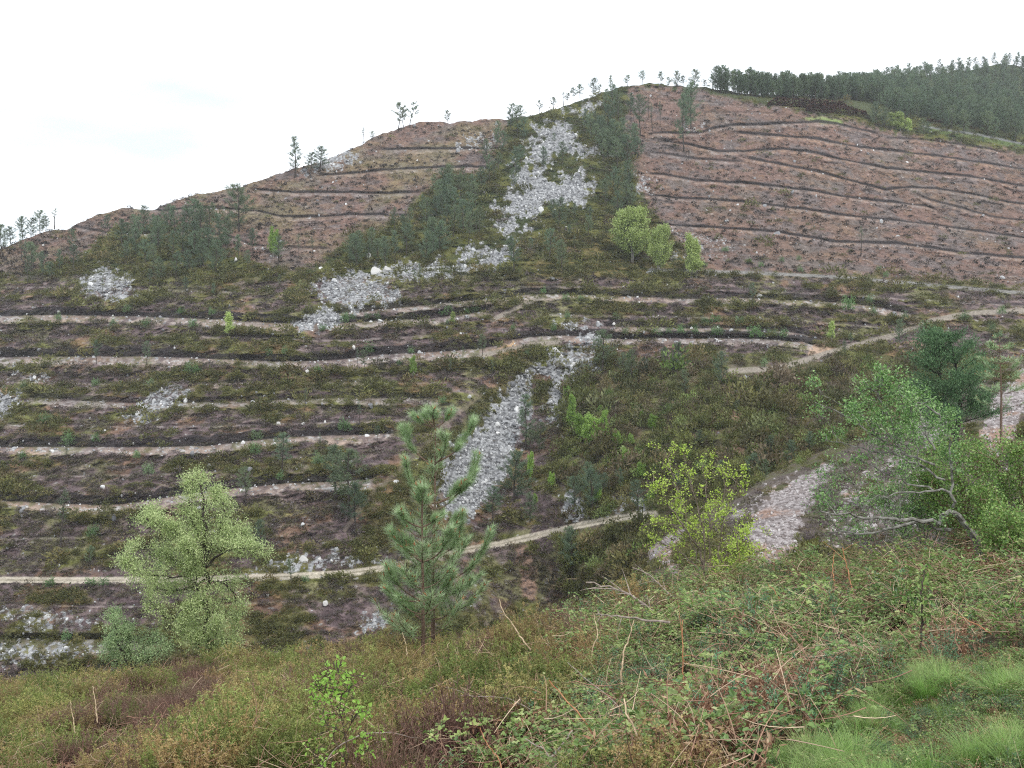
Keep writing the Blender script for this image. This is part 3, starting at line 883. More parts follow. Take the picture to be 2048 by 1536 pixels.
scatter("heather", heath_pc, ps[o1], rand_eul(o1.sum()), np.stack([sc_[o1] * 1.3, sc_[o1] * 1.3, sc_[o1] * .7], -1), RNG.integers(0, 4, o1.sum()),
        "low purple-brown heather covering the terraced slope")
o1 = ~val & grn
scatter("low_gorse", tuss_pc, ps[o1], rand_eul(o1.sum()), np.stack([sc_[o1] * 1.5, sc_[o1] * 1.5, sc_[o1] * 1.1], -1), RNG.integers(0, 4, o1.sum()),
        "low olive gorse patches on the terraced slope")
vk = val & (RNG.random(len(sx)) < .55)
vk &= (look(pmax, sx, sy - 9) < .3) & (look(pmax, sx, sy - 17) < .3)
vs = sc_ * RNG.uniform(1.2, 2.6, len(sx))
scatter("scrub", scrub_pc, ps[vk], rand_eul(vk.sum()), vs[vk], RNG.integers(0, 4, vk.sum()),
        "olive brown scrub filling the slope right of the gully")

# stones of the screes
rock_pc = proto_col("scree_stone", [rock_mesh("scree_stone", M_STONE, i) for i in range(5)])
N = 110000
sx = RNG.uniform(-110, 2160, N); sk = np.interp(sx, xs, ysky); sy = sk + (1400 - sk) * RNG.random(N)
m_ = look(sc_m, sx, sy) * .85 + .015 + .16 * look(bench, sx, sy) * (1 - .8 * look(red, sx, sy))
inred = look(red, sx, sy)
m_ = m_ * (1 - look(pmax, sx, sy)) * (1 - look(wood, sx, sy)) * (1 - look(NEARW, sx, sy))
keep = RNG.random(N) < m_
sx, sy = sx[keep], sy[keep]
ps = on_hill(sx, sy)
sz = RNG.uniform(.22, .85, len(sx)) * (1 + 1.2 * (RNG.random(len(sx)) > .94)) * np.clip(ps[:, 1] / 200, .6, 1.5)
scatter("scree_stones", rock_pc, ps, RNG.uniform(0, 6.28, (len(sx), 3)), sz, RNG.integers(0, 5, len(sx)), "loose grey stones of the scree patches")
rockp_pc = proto_col("pink_stone", [rock_mesh("pink_stone", M_STONE_PINK, 20 + i) for i in range(4)])
N = 16000
sx = RNG.uniform(1240, 2160, N); sy = RNG.uniform(720, 1190, N)
keep = RNG.random(N) < look(ns_m, sx, sy) * .8 + .06 * look(NEARW, sx, sy)
sx, sy = sx[keep], sy[keep]; ps = on_hill(sx, sy)
scatter("quarry_stones", rockp_pc, ps, RNG.uniform(0, 6.28, (len(sx), 3)), RNG.uniform(.08, .34, len(sx)), RNG.integers(0, 4, len(sx)), "pinkish broken stones on the bare slope at the right")

# stumps and cut sticks on the cleared ground
def stick_mesh(name, mat, seed):
    r = np.random.default_rng(seed); b = MB()
    for _ in range(5):
        a0 = r.normal(size=3) * .4; a0[2] = .1 + abs(a0[2]) * .2
        dd = unit(np.array([r.normal(), r.normal(), r.normal() * .2])) * r.uniform(.3, 1.0)
        b.tube([a0, a0 + dd], [.05, .03], 4, r.random())
    return b.mesh(name, mat)
M_STICK = bark_mat("cut_sticks", (.10, .07, .06), (.38, .30, .25), 2)
M_STUMP = bark_mat("stumps", (.02, .017, .016), (.05, .04, .035), 4)
stk_pc = proto_col("cut_sticks", [stick_mesh("cut_sticks", M_STICK, i) for i in range(3)])
stp_pc = proto_col("brash_tuft", [tuft_mesh("brash_tuft", M_STUMP, 40 + i, 26, .4, .45, .3, .12) for i in range(3)])
N = 15000
sx = RNG.uniform(-110, 2160, N); sk = np.interp(sx, xs, ysky); sy = sk + (600 - sk) * RNG.random(N)
keep = (look(red, sx, sy) > .5) & (look(hard, sx, sy) < .4)
sx, sy = sx[keep], sy[keep]; ps = on_hill(sx, sy)
k1 = RNG.random(len(sx)) < .55
scatter("cut_sticks", stk_pc, ps[k1], rand_eul(k1.sum(), .3), RNG.uniform(.7, 1.9, k1.sum()), RNG.integers(0, 3, k1.sum()), "pale cut sticks strewn over the cleared soil")
k2 = ~k1 & (RNG.random(len(sx)) < .7)
scatter("brash", stp_pc, ps[k2], rand_eul(k2.sum(), .2), RNG.uniform(.8, 2.3, k2.sum()), RNG.integers(0, 3, k2.sum()), "dark clods and brash dotted over the cleared soil")
#PART2
# ------------------------------------------------------------------ labels that count along a row
_ONE = "zeroth first second third fourth fifth sixth seventh eighth ninth tenth eleventh twelfth thirteenth fourteenth fifteenth sixteenth seventeenth eighteenth nineteenth".split()
_TEN = {2: "twent", 3: "thirt", 4: "fort", 5: "fift", 6: "sixt", 7: "sevent", 8: "eight", 9: "ninet"}
def ordinal(n):
    if n < 20: return _ONE[n]
    a, b = divmod(n, 10)
    return _TEN[a] + "ieth" if b == 0 else _TEN[a] + "y-" + _ONE[b]

def thing(name, parts, loc, scale=1.0, rz=0.0, label=None, cat=None, group=None, tilt=(0, 0)):
    """an Empty at the thing's base with one child per part; a part may carry sub-parts"""
    o = bpy.data.objects.new(name, None); COL.objects.link(o)
    o.location = [float(c) for c in loc]; o.rotation_euler = (tilt[0], tilt[1], rz)
    o.scale = (scale,) * 3 if np.ndim(scale) == 0 else scale
    o.empty_display_size = .3
    for p in parts:
        c = add_obj(p[0], p[1], o)
        for q in (p[2] if len(p) > 2 else []):
            add_obj(q[0], q[1], c)
    tag(o, label, cat, group)
    return o

# ------------------------------------------------------------------ tree prototypes for the far slope
def far_pine(seed, H=8.0, cs=.4, wid=1.6, nb=46, sway=.25, prof=1.0, mat=None, L=.40, W=.060, tn=7.5):
    r = np.random.default_rng(seed)
    n = 9; zz = np.linspace(0, H, n)
    ph = r.uniform(0, 6.28, 2)
    tx = sway * np.sin(zz / H * 3 + ph[0]) * zz / H; ty = sway * np.sin(zz / H * 2.5 + ph[1]) * zz / H
    T = np.stack([tx, ty, zz], -1)
    tb = MB(); tb.tube(T, np.linspace(.13, .025, n) * H / 8, 6, .4)
    cb = MB()
    for i in range(nb):
        t = cs + (1 - cs) * (i + r.random()) / nb
        p0 = np.array([np.interp(t * H, zz, tx), np.interp(t * H, zz, ty), t * H])
        u = (t - cs) / (1 - cs)
        ln = wid * (max(.04, 1 - u ** 2.0) ** (.7 * prof)) * (.45 + .55 * min(1, u * 3)) * r.uniform(.4, 1.15)
        az = r.uniform(0, 6.28) ; up = .15 + .75 * u + r.normal() * .15
        d = np.array([cos(az), sin(az), up]); d /= np.linalg.norm(d)
        q = bez(p0, p0 + d * ln * .5 - [0, 0, .05 * ln], p0 + d * ln + [0, 0, .22 * ln], 5)
        tb.tube(q, np.linspace(.03, .008, 5) * H / 8, 3, .4)
        m = int(tn * (1 + ln))
        k = r.uniform(.35, 1, m)
        base = np.stack([np.interp(k, np.linspace(0, 1, 5), q[:, a_]) for a_ in range(3)], -1)
        P_ = np.repeat(base, 4, 0) + r.normal(size=(m * 4, 3)) * .10
        dr = unit(d * .5 + r.normal(size=(m * 4, 3)) * .75 + [0, 0, .45])
        cb.leaves(P_, dr, r.uniform(.5, 1.1, m * 4) * L, r.uniform(.7, 1.3, m * 4) * W, np.clip(r.normal(.45, .25, m * 4) + .15 * u, 0, 1))
    return [("trunk", tb.mesh("pine_trunk", M_BARK)), ("crown", cb.mesh("pine_crown", mat or M_PINE_FAR))]

def far_birch(seed, H=8.0, wid=2.2, cs=.04, n=4200, mat=None, stems=3):
    r = np.random.default_rng(seed); tb = MB(); cb = MB()
    pts = []
    for s_ in range(stems):
        a0 = r.normal(size=2) * .15
        top = np.array([*(r.normal(size=2) * wid * .25), H * r.uniform(.85, 1)])
        T = bez([*a0, 0], [a0[0] * 2, a0[1] * 2, H * .5], top, 8)
        tb.tube(T, np.linspace(.09, .015, 8), 5, .5)
        for i in range(16):
            t = r.uniform(cs + .08, .97); k = t * 7; i0 = min(6, int(k)); p0 = T[i0] * (1 - (k - i0)) + T[i0 + 1] * (k - i0)
            az = r.uniform(0, 6.28); ln = wid * .75 * (1 - t) ** .8 * r.uniform(.4, 1.25) + .1
            d = unit(np.array([cos(az), sin(az), .9]))
            q = bez(p0, p0 + d * ln * .6, p0 + d * ln, 4); tb.tube(q, np.linspace(.025, .006, 4), 3, .5)
            pts.append(q[1:]); pts.append(q[2:]); pts.append(q[3:] + r.normal(size=3) * .12)
    pts = np.concatenate(pts); c = pts[r.integers(0, len(pts), n)]
    P_ = c + r.normal(size=(n, 3)) * [.24, .24, .30]
    P_ = P_[P_[:, 2] > cs * H]
    cb.leaves(P_, unit(r.normal(size=(len(P_), 3)) + [0, 0, -.2]), r.uniform(.2, .34, len(P_)), r.uniform(.13, .22, len(P_)), r.random(len(P_)))
    return [("trunk", tb.mesh("birch_trunk", M_BARK_PALE)), ("crown", cb.mesh("birch_crown", mat or M_BIRCH_FAR))]

SLIM = [far_pine(100 + i, cs=.34, wid=2.2, nb=36) for i in range(4)]
BUSHY = [far_pine(120 + i, cs=.12, wid=3.1, nb=56, prof=.9) for i in range(4)]
TALLTHIN = [far_pine(140 + i, cs=.25, wid=1.45, nb=40, prof=.6, tn=7) for i in range(3)]
WIND = [far_pine(150 + i, cs=.35, wid=2.4, nb=22, sway=1.2, prof=.5, tn=9) for i in range(3)]
SPARSE = [far_pine(160 + i, cs=.5, wid=.9, nb=16, tn=4) for i in range(2)]
BIRCH = [far_birch(170 + i, wid=3.6, stems=4, n=6000) for i in range(4)]
BIRCHW = [far_birch(180 + i, wid=5.2, stems=6, n=13000, mat=M_BIRCH_DULL) for i in range(2)]
BIRCHN = [far_birch(184 + i, wid=2.2, stems=2, n=4200, mat=M_BIRCH_DULL) for i in range(2)]
KINDS_ = dict(slim=SLIM, bushy=BUSHY, tall=TALLTHIN, wind=WIND, sparse=SPARSE, birch=BIRCH, birchw=BIRCHW, birchn=BIRCHN)

ZONES = {}
def want(zone, x, y, h, kind, wscale=1.0, D=None):
    ZONES.setdefault(zone, []).append((x, y, h, kind, wscale, D))

def fill(zone, poly, n, h0, h1, kinds, mind=7):
    poly = np.array(poly, float); got = []
    x0, y0 = poly.min(0); x1, y1 = poly.max(0)
    tries = 0
    while len(got) < n and tries < 6000:
        tries += 1
        x = random.uniform(x0, x1); y = random.uniform(y0, y1)
        if poly_sd(np.array([x]), np.array([y]), poly)[0] < 0: continue
        if any(abs(x - a) < mind and abs(y - b) < mind * .8 for a, b in got): continue
        got.append((x, y))
        want(zone, x, y, random.uniform(h0, h1), random.choice(kinds), random.uniform(.85, 1.2))

# skyline, left to right
Z = "at the left ridge end against the sky"
for a in [(3, 500, 50, 'bushy'), (22, 492, 38, 'slim'), (46, 480, 46, 'bushy'), (62, 474, 38, 'bushy'), (80, 467, 46, 'bushy'), (92, 464, 32, 'slim'), (109, 458, 42, 'sparse')]: want(Z, *a)
Z = "on the skyline of the left ridge"
for a in [(590, 356, 78, 'tall'), (621, 352, 46, 'slim'), (641, 350, 56, 'slim'), (726, 288, 32, 'sparse'), (744, 280, 18, 'slim'), (797, 262, 56, 'wind'), (820, 254, 48, 'wind'), (808, 258, 42, 'wind'), (895, 243, 22, 'bushy')]: want(Z, *a)
Z = "on the skyline above the upper scree"
for a in [(1026, 246, 38, 'bushy'), (1042, 243, 32, 'slim'), (1078, 228, 28, 'wind'), (1107, 218, 24, 'slim'), (1127, 211, 28, 'sparse'), (1136, 206, 20, 'slim'), (1148, 201, 26, 'slim'), (1160, 197, 28, 'slim'), (1188, 189, 32, 'bushy'), (1200, 185, 16, 'slim'), (1222, 182, 30, 'tall')]: want(Z, *a)
Z = "on the rounded summit against the sky"
for a in [(1255, 174, 24, 'slim'), (1284, 168, 26, 'slim'), (1322, 170, 26, 'slim'), (1338, 172, 18, 'bushy'), (1354, 173, 30, 'bushy'), (1366, 174, 22, 'slim'), (1388, 179, 38, 'bushy'), (1408, 178, 18, 'slim'), (1425, 181, 32, 'bushy')]: want(Z, *a)
# upper clearing
Z = "on the cleared slope below the rounded summit"
for a in [(1382, 258, 88, 'bushy'), (1372, 250, 70, 'slim'), (1368, 304, 110, 'tall'), (1281, 272, 80, 'slim'), (1305, 262, 55, 'sparse'), (1320, 255, 50, 'sparse'), (1722, 510, 56, 'sparse'), (1270, 310, 60, 'slim'), (1296, 240, 45, 'sparse')]: want(Z, *a)
fill("in the thin row just under the summit", [(1205, 215), (1262, 215), (1270, 262), (1215, 245)], 9, 38, 60, ['slim', 'tall', 'sparse'], 5)
# left thickets
fill("in the thicket low on the left ridge", [(215, 500), (235, 472), (330, 452), (430, 455), (465, 470), (470, 510), (425, 552), (300, 566), (235, 548)], 32, 44, 66, ['slim', 'bushy', 'bushy'], 9)
fill("in the thin stand at the far left", [(15, 520), (80, 500), (150, 505), (160, 545), (130, 572), (40, 585), (15, 570)], 10, 38, 66, ['slim', 'sparse', 'slim'], 8)
Z = "alone on the left ridge terraces"
for a in [(478, 462, 90, 'bushy', 1.3), (442, 524, 55, 'slim'), (478, 520, 50, 'slim'), (506, 512, 55, 'slim'), (452, 505, 48, 'slim'), (556, 535, 62, 'slim', 1.3), (546, 515, 62, 'birch', .7), (598, 520, 52, 'sparse'), (626, 515, 42, 'sparse'), (495, 540, 40, 'slim'), (425, 440, 35, 'slim'), (370, 450, 40, 'slim'), (215, 470, 40, 'slim'), (205, 485, 40, 'sparse'), (400, 470, 55, 'bushy')]: want(Z, *a)
fill("in the thicket left of the long scree", [(668, 505), (705, 480), (800, 462), (860, 420), (885, 385), (930, 395), (960, 420), (985, 470), (930, 505), (870, 525), (800, 540), (690, 540)], 38, 42, 66, ['slim', 'bushy', 'bushy', 'slim'], 9)
fill("at the left edge of the upper scree", [(965, 300), (1005, 262), (1050, 268), (1050, 300), (1042, 345), (1010, 375), (970, 395), (950, 370)], 13, 34, 52, ['bushy', 'slim', 'bushy'], 8)
fill("above the long scree's left arm", [(835, 402), (880, 372), (935, 372), (955, 400), (900, 410)], 8, 36, 50, ['slim', 'bushy'], 9)
fill("in the dark wood right of the upper scree", [(1160, 268), (1200, 250), (1275, 268), (1285, 310), (1275, 380), (1262, 425), (1205, 452), (1185, 410), (1205, 345), (1180, 300)], 30, 38, 60, ['slim', 'bushy', 'bushy'], 9)
Z = "among the stones of the upper scree"
for a in [(1118, 456, 60, 'bushy'), (1086, 336, 42, 'bushy'), (1125, 325, 40, 'bushy'), (1106, 440, 40, 'bushy'), (1028, 372, 36, 'bushy'), (1150, 440, 34, 'slim'), (1180, 455, 40, 'slim'), (1108, 290, 24, 'slim'), (1140, 478, 28, 'slim'), (1177, 480, 48, 'slim'), (1062, 508, 32, 'slim')]: want(Z, *a)
Z = "at the foot of the upper slope"
for a in [(1028, 552, 78, 'slim'), (1098, 524, 66, 'slim', 1.2), (1124, 553, 72, 'slim'), (1150, 505, 36, 'sparse'), (840, 575, 48, 'sparse'), (828, 580, 40, 'sparse'), (1000, 560, 40, 'sparse'), (1505, 608, 42, 'slim'), (372, 590, 36, 'slim'), (300, 572, 34, 'slim'), (428, 598, 32, 'slim'), (206, 596, 40, 'sparse'), (560, 585, 36, 'sparse')]: want(Z, *a)
# mid slope
Z = "alone among the middle terraces"
for a in [(193, 728, 48, 'slim'), (293, 732, 50, 'slim'), (730, 745, 46, 'slim'), (716, 735, 40, 'sparse'), (965, 712, 44, 'slim'), (1204, 748, 88, 'slim', 1.5), (1262, 762, 62, 'bushy'), (1355, 748, 62, 'bushy', 1.1), (1330, 738, 45, 'slim'), (1443, 772, 68, 'bushy', .8), (1702, 694, 28, 'slim'), (1245, 745, 40, 'bushy'), (1665, 690, 30, 'sparse'), (720, 855, 55, 'sparse'), (610, 820, 46, 'sparse'), (925, 725, 34, 'sparse'), (985, 760, 40, 'sparse'), (900, 755, 38, 'sparse')]: want(Z, *a)
Z = "on the lower terraces at left"
for a in [(565, 948, 82, 'slim', 1.3), (492, 1012, 78, 'slim', 1.1), (122, 1092, 112, 'sparse', 1.3), (136, 935, 60, 'sparse'), (698, 1040, 140, 'slim', 1.5), (672, 1000, 110, 'slim', 1.4), (712, 1075, 110, 'slim', 1.3), (520, 1100, 60, 'bushy'), (180, 1140, 50, 'slim'), (582, 1165, 48, 'slim'), (640, 905, 40, 'sparse'), (755, 880, 30, 'slim')]: want(Z, *a)
Z = "in the gully beside the grey stone fan"
for a in [(1051, 900, 108, 'tall', 1.2), (1078, 905, 60, 'bushy'), (1028, 1003, 98, 'bushy', 1.2), (986, 1050, 78, 'slim', 1.3), (1060, 905, 45, 'slim'), (1150, 1015, 62, 'bushy'), (1185, 1022, 84, 'bushy'), (1172, 990, 66, 'bushy'), (1276, 1038, 78, 'slim', 1.2), (1145, 1172, 118, 'slim', 1.2), (1195, 1000, 50, 'slim'), (1210, 990, 45, 'slim'), (1060, 1045, 60, 'bushy'), (1240, 985, 50, 'slim')]: want(Z, *a)
Z = "on the brown slope right of the gully"
for a in [(1540, 915, 44, 'bushy'), (1583, 926, 46, 'bushy'), (1505, 962, 56, 'bushy', 1.2), (1530, 958, 40, 'bushy'), (1355, 985, 44, 'slim'), (1370, 790, 50, 'bushy', .8), (1290, 760, 46, 'slim'), (1620, 905, 42, 'bushy'), (1800, 690, 50, 'bushy'), (1850, 700, 44, 'slim'), (1690, 715, 34, 'slim'), (1400, 900, 40, 'bushy'), (1475, 830, 30, 'bushy'), (1440, 960, 40, 'bushy')]: want(Z, *a)
# edge of the wood at upper right
Z = "at the wood's front edge, upper right"
for i in range(18):
    x = 1432 + i * 34 + random.uniform(-5, 5)
    y = np.interp(x, [1430, 1530, 1740, 1800, 1900, 2048], [187, 195, 204, 236, 260, 280]) + random.uniform(-8, 1)
    want(Z, x, y, random.uniform(34, 50), random.choice(['bushy', 'slim', 'bushy']))
Z = "on the wooded hill's skyline"
for i in range(16):
    x = 1440 + i * 38 + random.uniform(-5, 5)
    want(Z, x, np.interp(x, SKY_X, SKY_Y) + random.uniform(1, 5), random.uniform(16, 32) if x > 1730 else random.uniform(28, 42), random.choice(['bushy', 'slim', 'slim']))
Z = "by the road below the wood"
for a in [(1752, 252, 46, 'bushy'), (1770, 256, 38, 'bushy'), (1846, 272, 34, 'bushy'), (1855, 268, 24, 'bushy'), (1928, 268, 46, 'bushy'), (1975, 272, 48, 'bushy'), (1990, 276, 40, 'bushy'), (1966, 285, 12, 'bushy'), (1895, 262, 36, 'slim'), (2012, 280, 40, 'slim'), (2032, 284, 44, 'bushy')]: want(Z, *a)

# broadleaved trees
Z = "B|right of the stone fan in the gully"
for a in [(1143, 868, 82, 'birch', .6), (1180, 902, 76, 'birch', 1.1), (1160, 885, 60, 'birch'), (1205, 885, 66, 'birch', .6), (1213, 895, 44, 'birch'), (1235, 898, 42, 'birch'), (1262, 893, 28, 'birch'), (1305, 864, 38, 'birch'), (1283, 842, 24, 'birch'), (1252, 932, 36, 'birch'), (1284, 962, 40, 'birch'), (1248, 915, 24, 'birch'), (1135, 800, 30, 'birch'), (1170, 762, 22, 'birch'), (1102, 978, 36, 'birch', .8), (1060, 965, 64, 'birch', .5), (1198, 835, 26, 'birch'), (1300, 1010, 34, 'birch'), (1070, 1010, 26, 'birch'), (1195, 1010, 36, 'birch')]: want(Z, *a)
Z = "B|at the foot of the cleared slope"
for a in [(1264, 526, 112, 'birchw', 1.0), (1316, 547, 97, 'birchw', .75), (1382, 556, 92, 'birchn', 1.0), (1392, 556, 80, 'birchn'), (1295, 520, 60, 'birchn'), (1240, 500, 50, 'birchn')]: want(Z, *a)
Z = "B|alone among the heather terraces"
for a in [(459, 672, 50, 'birchn', 1.4), (826, 758, 48, 'birch', .7), (1664, 682, 42, 'birchn', 1.3), (905, 650, 28, 'birchn', 1.6), (1382, 718, 34, 'birchn'), (1255, 725, 20, 'birch')]: want(Z, *a)
Z = "P|beside the road by the wood"
for a in [(1800, 262, 40, 'birchn', 1.8), (1815, 266, 30, 'birchn', 1.6), (1785, 258, 34, 'birchn', 1.6)]: want(Z, *a)

DESC = {'slim': 'slender blue-green pine', 'bushy': 'bushy dark green pine', 'tall': 'tall narrow green pine', 'wind': 'windswept open pine', 'sparse': 'thin bare-stemmed pine',
        'birch': 'bright green young birch', 'birchw': 'broad yellowish green birch', 'birchn': 'small pale green birch'}
for zone, lst in ZONES.items():
    lst.sort(key=lambda q: q[0])
    broad = zone[1] == '|'
    zn = zone[2:] if broad else zone
    for i, (x, y, h, kind, ws, Dd) in enumerate(lst):
        p = on_hill(x, y)
        hm = h * p[1] / F
        var = random.choice(KINDS_[kind])
        s_ = hm / 8.0
        if 'sky' in zn or 'summit against' in zn: ws = ws * (1.7 if kind in ('slim', 'sparse') else 1.25)
        nth = "leftmost" if i == 0 else "rightmost" if i == len(lst) - 1 else ordinal(i + 1) + " from left"
        thing("birch_tree" if broad else "pine_tree", var, p - [0, 0, .1], (s_ * ws * (1.15 if kind == 'bushy' else 1.0), s_ * ws * 1.0, s_), random.uniform(0, 6.28),
              "%s, %s %s" % (DESC[kind], nth, zn), "tree", ("birches " if broad else "pines ") + zn, (random.gauss(0, .03), random.gauss(0, .03)))

# the mass of the wood behind
def joined(parts):
    """one mesh of a tree's parts for the uncounted wood"""
    import bmesh
    me = bpy.data.meshes.new("wood_tree"); bm = bmesh.new()
    mats = []
    for nm, m_ in parts:
        k = len(bm.faces); bm.from_mesh(m_); bm.faces.ensure_lookup_table()
        mats.append(m_.materials[0])
        for f in bm.faces[k:]: f.material_index = len(mats) - 1
    bm.to_mesh(me); bm.free()
    for m_ in mats: me.materials.append(m_)
    return me
wood_pc = proto_col("wood_tree", [joined(p) for p in SLIM[:2] + BUSHY])
N = 2300
sx = 1400 + 1000 * RNG.random(N) ** .8; top = np.interp(sx, SKY_X, SKY_Y)
lo = np.interp(sx, [1430, 1530, 1740, 1800, 1900, 2048, 2900], [188, 196, 204, 232, 256, 272, 330])
sy = top + (lo - top) * RNG.random(N) ** .9
ps = on_hill(sx, sy)
rock_gap = (np.hypot((sx - 1992) / 16, (sy - 136) / 6) > 1) & (RNG.random(len(sx)) < .12 + .88 * sstep(sx, 1405, 1530)) & ((sx > 1680) | (RNG.random(len(sx)) < .6))
ps = ps[rock_gap]
hh = RNG.uniform(.45, 1.25, len(ps))
scatter("distant_wood", wood_pc, ps, rand_eul(len(ps), .03), hh, RNG.integers(0, 6, len(ps)), "dense pine wood covering the far hill at upper right")

# ------------------------------------------------------------------ seedlings on the benches
M_SEED = foliage_mat("seedling_needles", [(0, (.07, .13, .05)), (1, (.22, .33, .14))], [(0, (.12, .25, .07)), (.5, (.15, .25, .11)), (1, (.24, .30, .18))], .5, .3)
SEED = []
for i in range(4):
    t_ = tuft_mesh("seedling_foliage", M_SEED, 60 + i, 420, .42, 1.0, .13, .05)
    b = MB(); b.tube([[0, 0, -.1], [0, .02, .8]], [.035, .01], 5, .5)
    SEED.append([("stem", b.mesh("seedling_stem", M_BARK)), ("foliage", t_)])
seed_px = [(x_, y_, 11) for x_, y_ in Z5((120, 262), (160, 262), (250, 256), (305, 258), (520, 245), (730, 215), (830, 228), (875, 218), (720, 290), (505, 460), (435, 530), (1180, 470), (1280, 110), (1500, 152), (1410, 152), (1700, 262), (1420, 255), (1760, 348), (1840, 350), (1930, 345), (1960, 358), (2010, 345), (685, 755), (1340, 330), (1100, 330))]
seed_px += [(x_, y_, 13) for x_, y_ in Z4((665, 155), (855, 165), (1130, 162), (1155, 430), (560, 505), (700, 520), (880, 505), (560, 830), (130, 935), (800, 930), (1640, 1055), (1890, 185), (2020, 135), (1860, 425), (1670, 320), (1580, 330), (140, 515), (340, 120), (1240, 90), (1060, 85), (750, 75))]
seed_px += [(x_, y_, 19) for x_, y_ in Z4((1110, 430), (270, 725), (870, 1025), (1490, 905), (1860, 970), (545, 1390), (2010, 765), (1500, 820), (1440, 1400), (400, 850))]
seed_px += [(x_, y_, 17) for x_, y_ in Z5((690, 240), (260, 460), (130, 915), (870, 210))]
seed_px += [(x_, y_, 14) for x_, y_ in Z6((40, 345), (125, 350), (240, 355), (265, 355), (570, 360), (1145, 165), (1165, 240), (1350, 265), (1470, 310), (1700, 270), (1920, 230), (640, 370), (530, 540), (180, 290), (240, 280), (380, 290), (1900, 380), (1860, 330))]
seed_px += [(x_, y_, 24) for x_, y_ in Z6((475, 370), (1020, 210))]
seed_px += [(x_, y_, 9) for x_, y_ in Z3((630, 1300), (440, 1310), (730, 1290), (1200, 1350), (1240, 1390), (300, 1240), (510, 1330), (180, 1330), (740, 1360))]
seed_px += [(100, 1175, 16), (180, 1172, 14), (207, 1172, 15), (610, 1165, 12), (135, 1282, 18), (320, 1140, 16)]
seed_px.sort()
rowname = lambda y: ("at the cleared slope's foot" if y < 560 else "on the uppermost heather terrace" if y < 620 else "on the pale bench just below eye level" if y < 665 else "on the wide middle bench" if y < 735
                     else "on the terrace under the middle bench" if y < 830 else "on the dark lower terrace" if y < 960 else "on the bottom terraces by the dirt track")
groups = {}
for q in seed_px: groups.setdefault(rowname(q[1]), []).append(q)
for zn, lst in groups.items():
    for i, (x, y, h) in enumerate(lst):
        p = on_hill(x, y); s_ = h * 1.4 * p[1] / F
        nth = "leftmost" if i == 0 else "rightmost" if i == len(lst) - 1 else ordinal(i + 1) + " from left"
        thing("pine_seedling", random.choice(SEED), p, (s_ * random.uniform(.9, 1.4), s_ * 1.1, s_ * random.uniform(.8, 1.05)), random.uniform(0, 6),
              "small green seedling, %s %s" % (nth, zn), "seedling", "seedlings planted along the terraces")

# ------------------------------------------------------------------ boulders
BLD = [rock_mesh("boulder", M_BOULDER, 70 + i, .8) for i in range(5)]
BL = [(751, 546, 24, 20, "largest white boulder, at the left end above the grey scree patch"), (773, 541, 20, 16, "second largest white boulder, right beside the largest one"),
      (472, 521, 10, 9, "small white boulder on the left ridge below a lone pine"), (615, 744, 10, 8, "white boulder on the wide middle bench above a small birch"),
      (557, 848, 8, 8, "upright pale stone in heather between the left terraces"), (607, 848, 9, 6, "flat pale stone in heather, left of two more"), (650, 845, 8, 8, "pale stone in the heather right of a flat one"),
      (593, 938, 10, 8, "white stone in heather right of the bushy lower pine"), (419, 912, 7, 6, "small white stone on the dark lower bench"), (651, 1208, 14, 12, "pale boulder in scrub below the dirt track"),
      (607, 1120, 22, 15, "broad pale boulder just above the dirt track"), (193, 1248, 10, 9, "pale stone among the grey rocks at lower left"), (1112, 703, 17, 13, "biggest white rock at the head of the right stone run"),
      (1122, 712, 13, 10, "white rock just below the biggest one at the stone run head"), (1149, 730, 13, 9, "white rock at the right of the stone run head"), (708, 696, 10, 10, "single white stone in heather above the wide middle bench"),
      (640, 1118, 9, 8, "small white rock above the dirt track, right of a broad boulder"), (87, 492, 6, 6, "small pale stone on the left ridge end"), (868, 1012, 14, 11, "white rock low in the stone fan by the tall pine"),
      (1388, 258, 6, 6, "white stone at the foot of the bushy pine under the summit"), (282, 655, 7, 6, "white stone on the bench below eye level at left"), (1228, 648, 8, 7, "white stone right of the middle of the upper bench")]
for i, (x, y, w_, h_, lb) in enumerate(BL):
    p = on_hill(x, y); k = p[1] / F
    o = add_obj("boulder", BLD[i % 5]); o.location = p + [0, -.1, h_ * k * .1]
    o.scale = (w_ * k * 1.2, w_ * k, h_ * k * 1.5); o.rotation_euler = (random.uniform(-.2, .2), random.uniform(-.2, .2), random.uniform(0, 6))
    tag(o, lb, "boulder", "pale boulders on the far slope")

# ------------------------------------------------------------------ stacked logs at the upper right
M_LOG = bark_mat("stacked_wood", (.08, .037, .030), (.26, .13, .10), 3)
def log_pile(label, path, hpx):
    b = MB(); r = np.random.default_rng(int(path[0][0]))
    P_ = poly3([on_hill(*q) for q in path], 60)
    base = P_[0].copy()
    hm = hpx * P_[:, 1].mean() / F
    L_ = np.linalg.norm(P_[-1] - P_[0])
    for i in range(int(L_ * hm * 9)):
        t = r.random() * 58; k = int(t); c = P_[k] * (1 - t + k) + P_[k + 1] * (t - k) - base
        z = r.random() * hm * min(1, .35 + 2 * min(t, 58 - t) / 14)
        a_ = r.uniform(-.35, .35); ln = r.uniform(.9, 1.5)
        d = np.array([sin(a_), -cos(a_), r.normal() * .08])
        c = c + [0, r.uniform(-.3, .6), z]
        b.tube([c - d * ln * .5, c + d * ln * .5], [r.uniform(.12, .2)] * 2, 6, r.random())
    o = add_obj("log_pile", b.mesh("log_pile", M_LOG)); o.location = base
    tag(o, label, "log pile", "dark log piles beneath the wood")
log_pile("long low dark brown log pile, upper left of the two beneath the wood", [(1536, 211), (1590, 214), (1640, 216), (1700, 221)], 17)
log_pile("dark brown log pile right of a gap, in front of the longer one", [(1612, 222), (1650, 226), (1700, 232), (1742, 242)], 18)
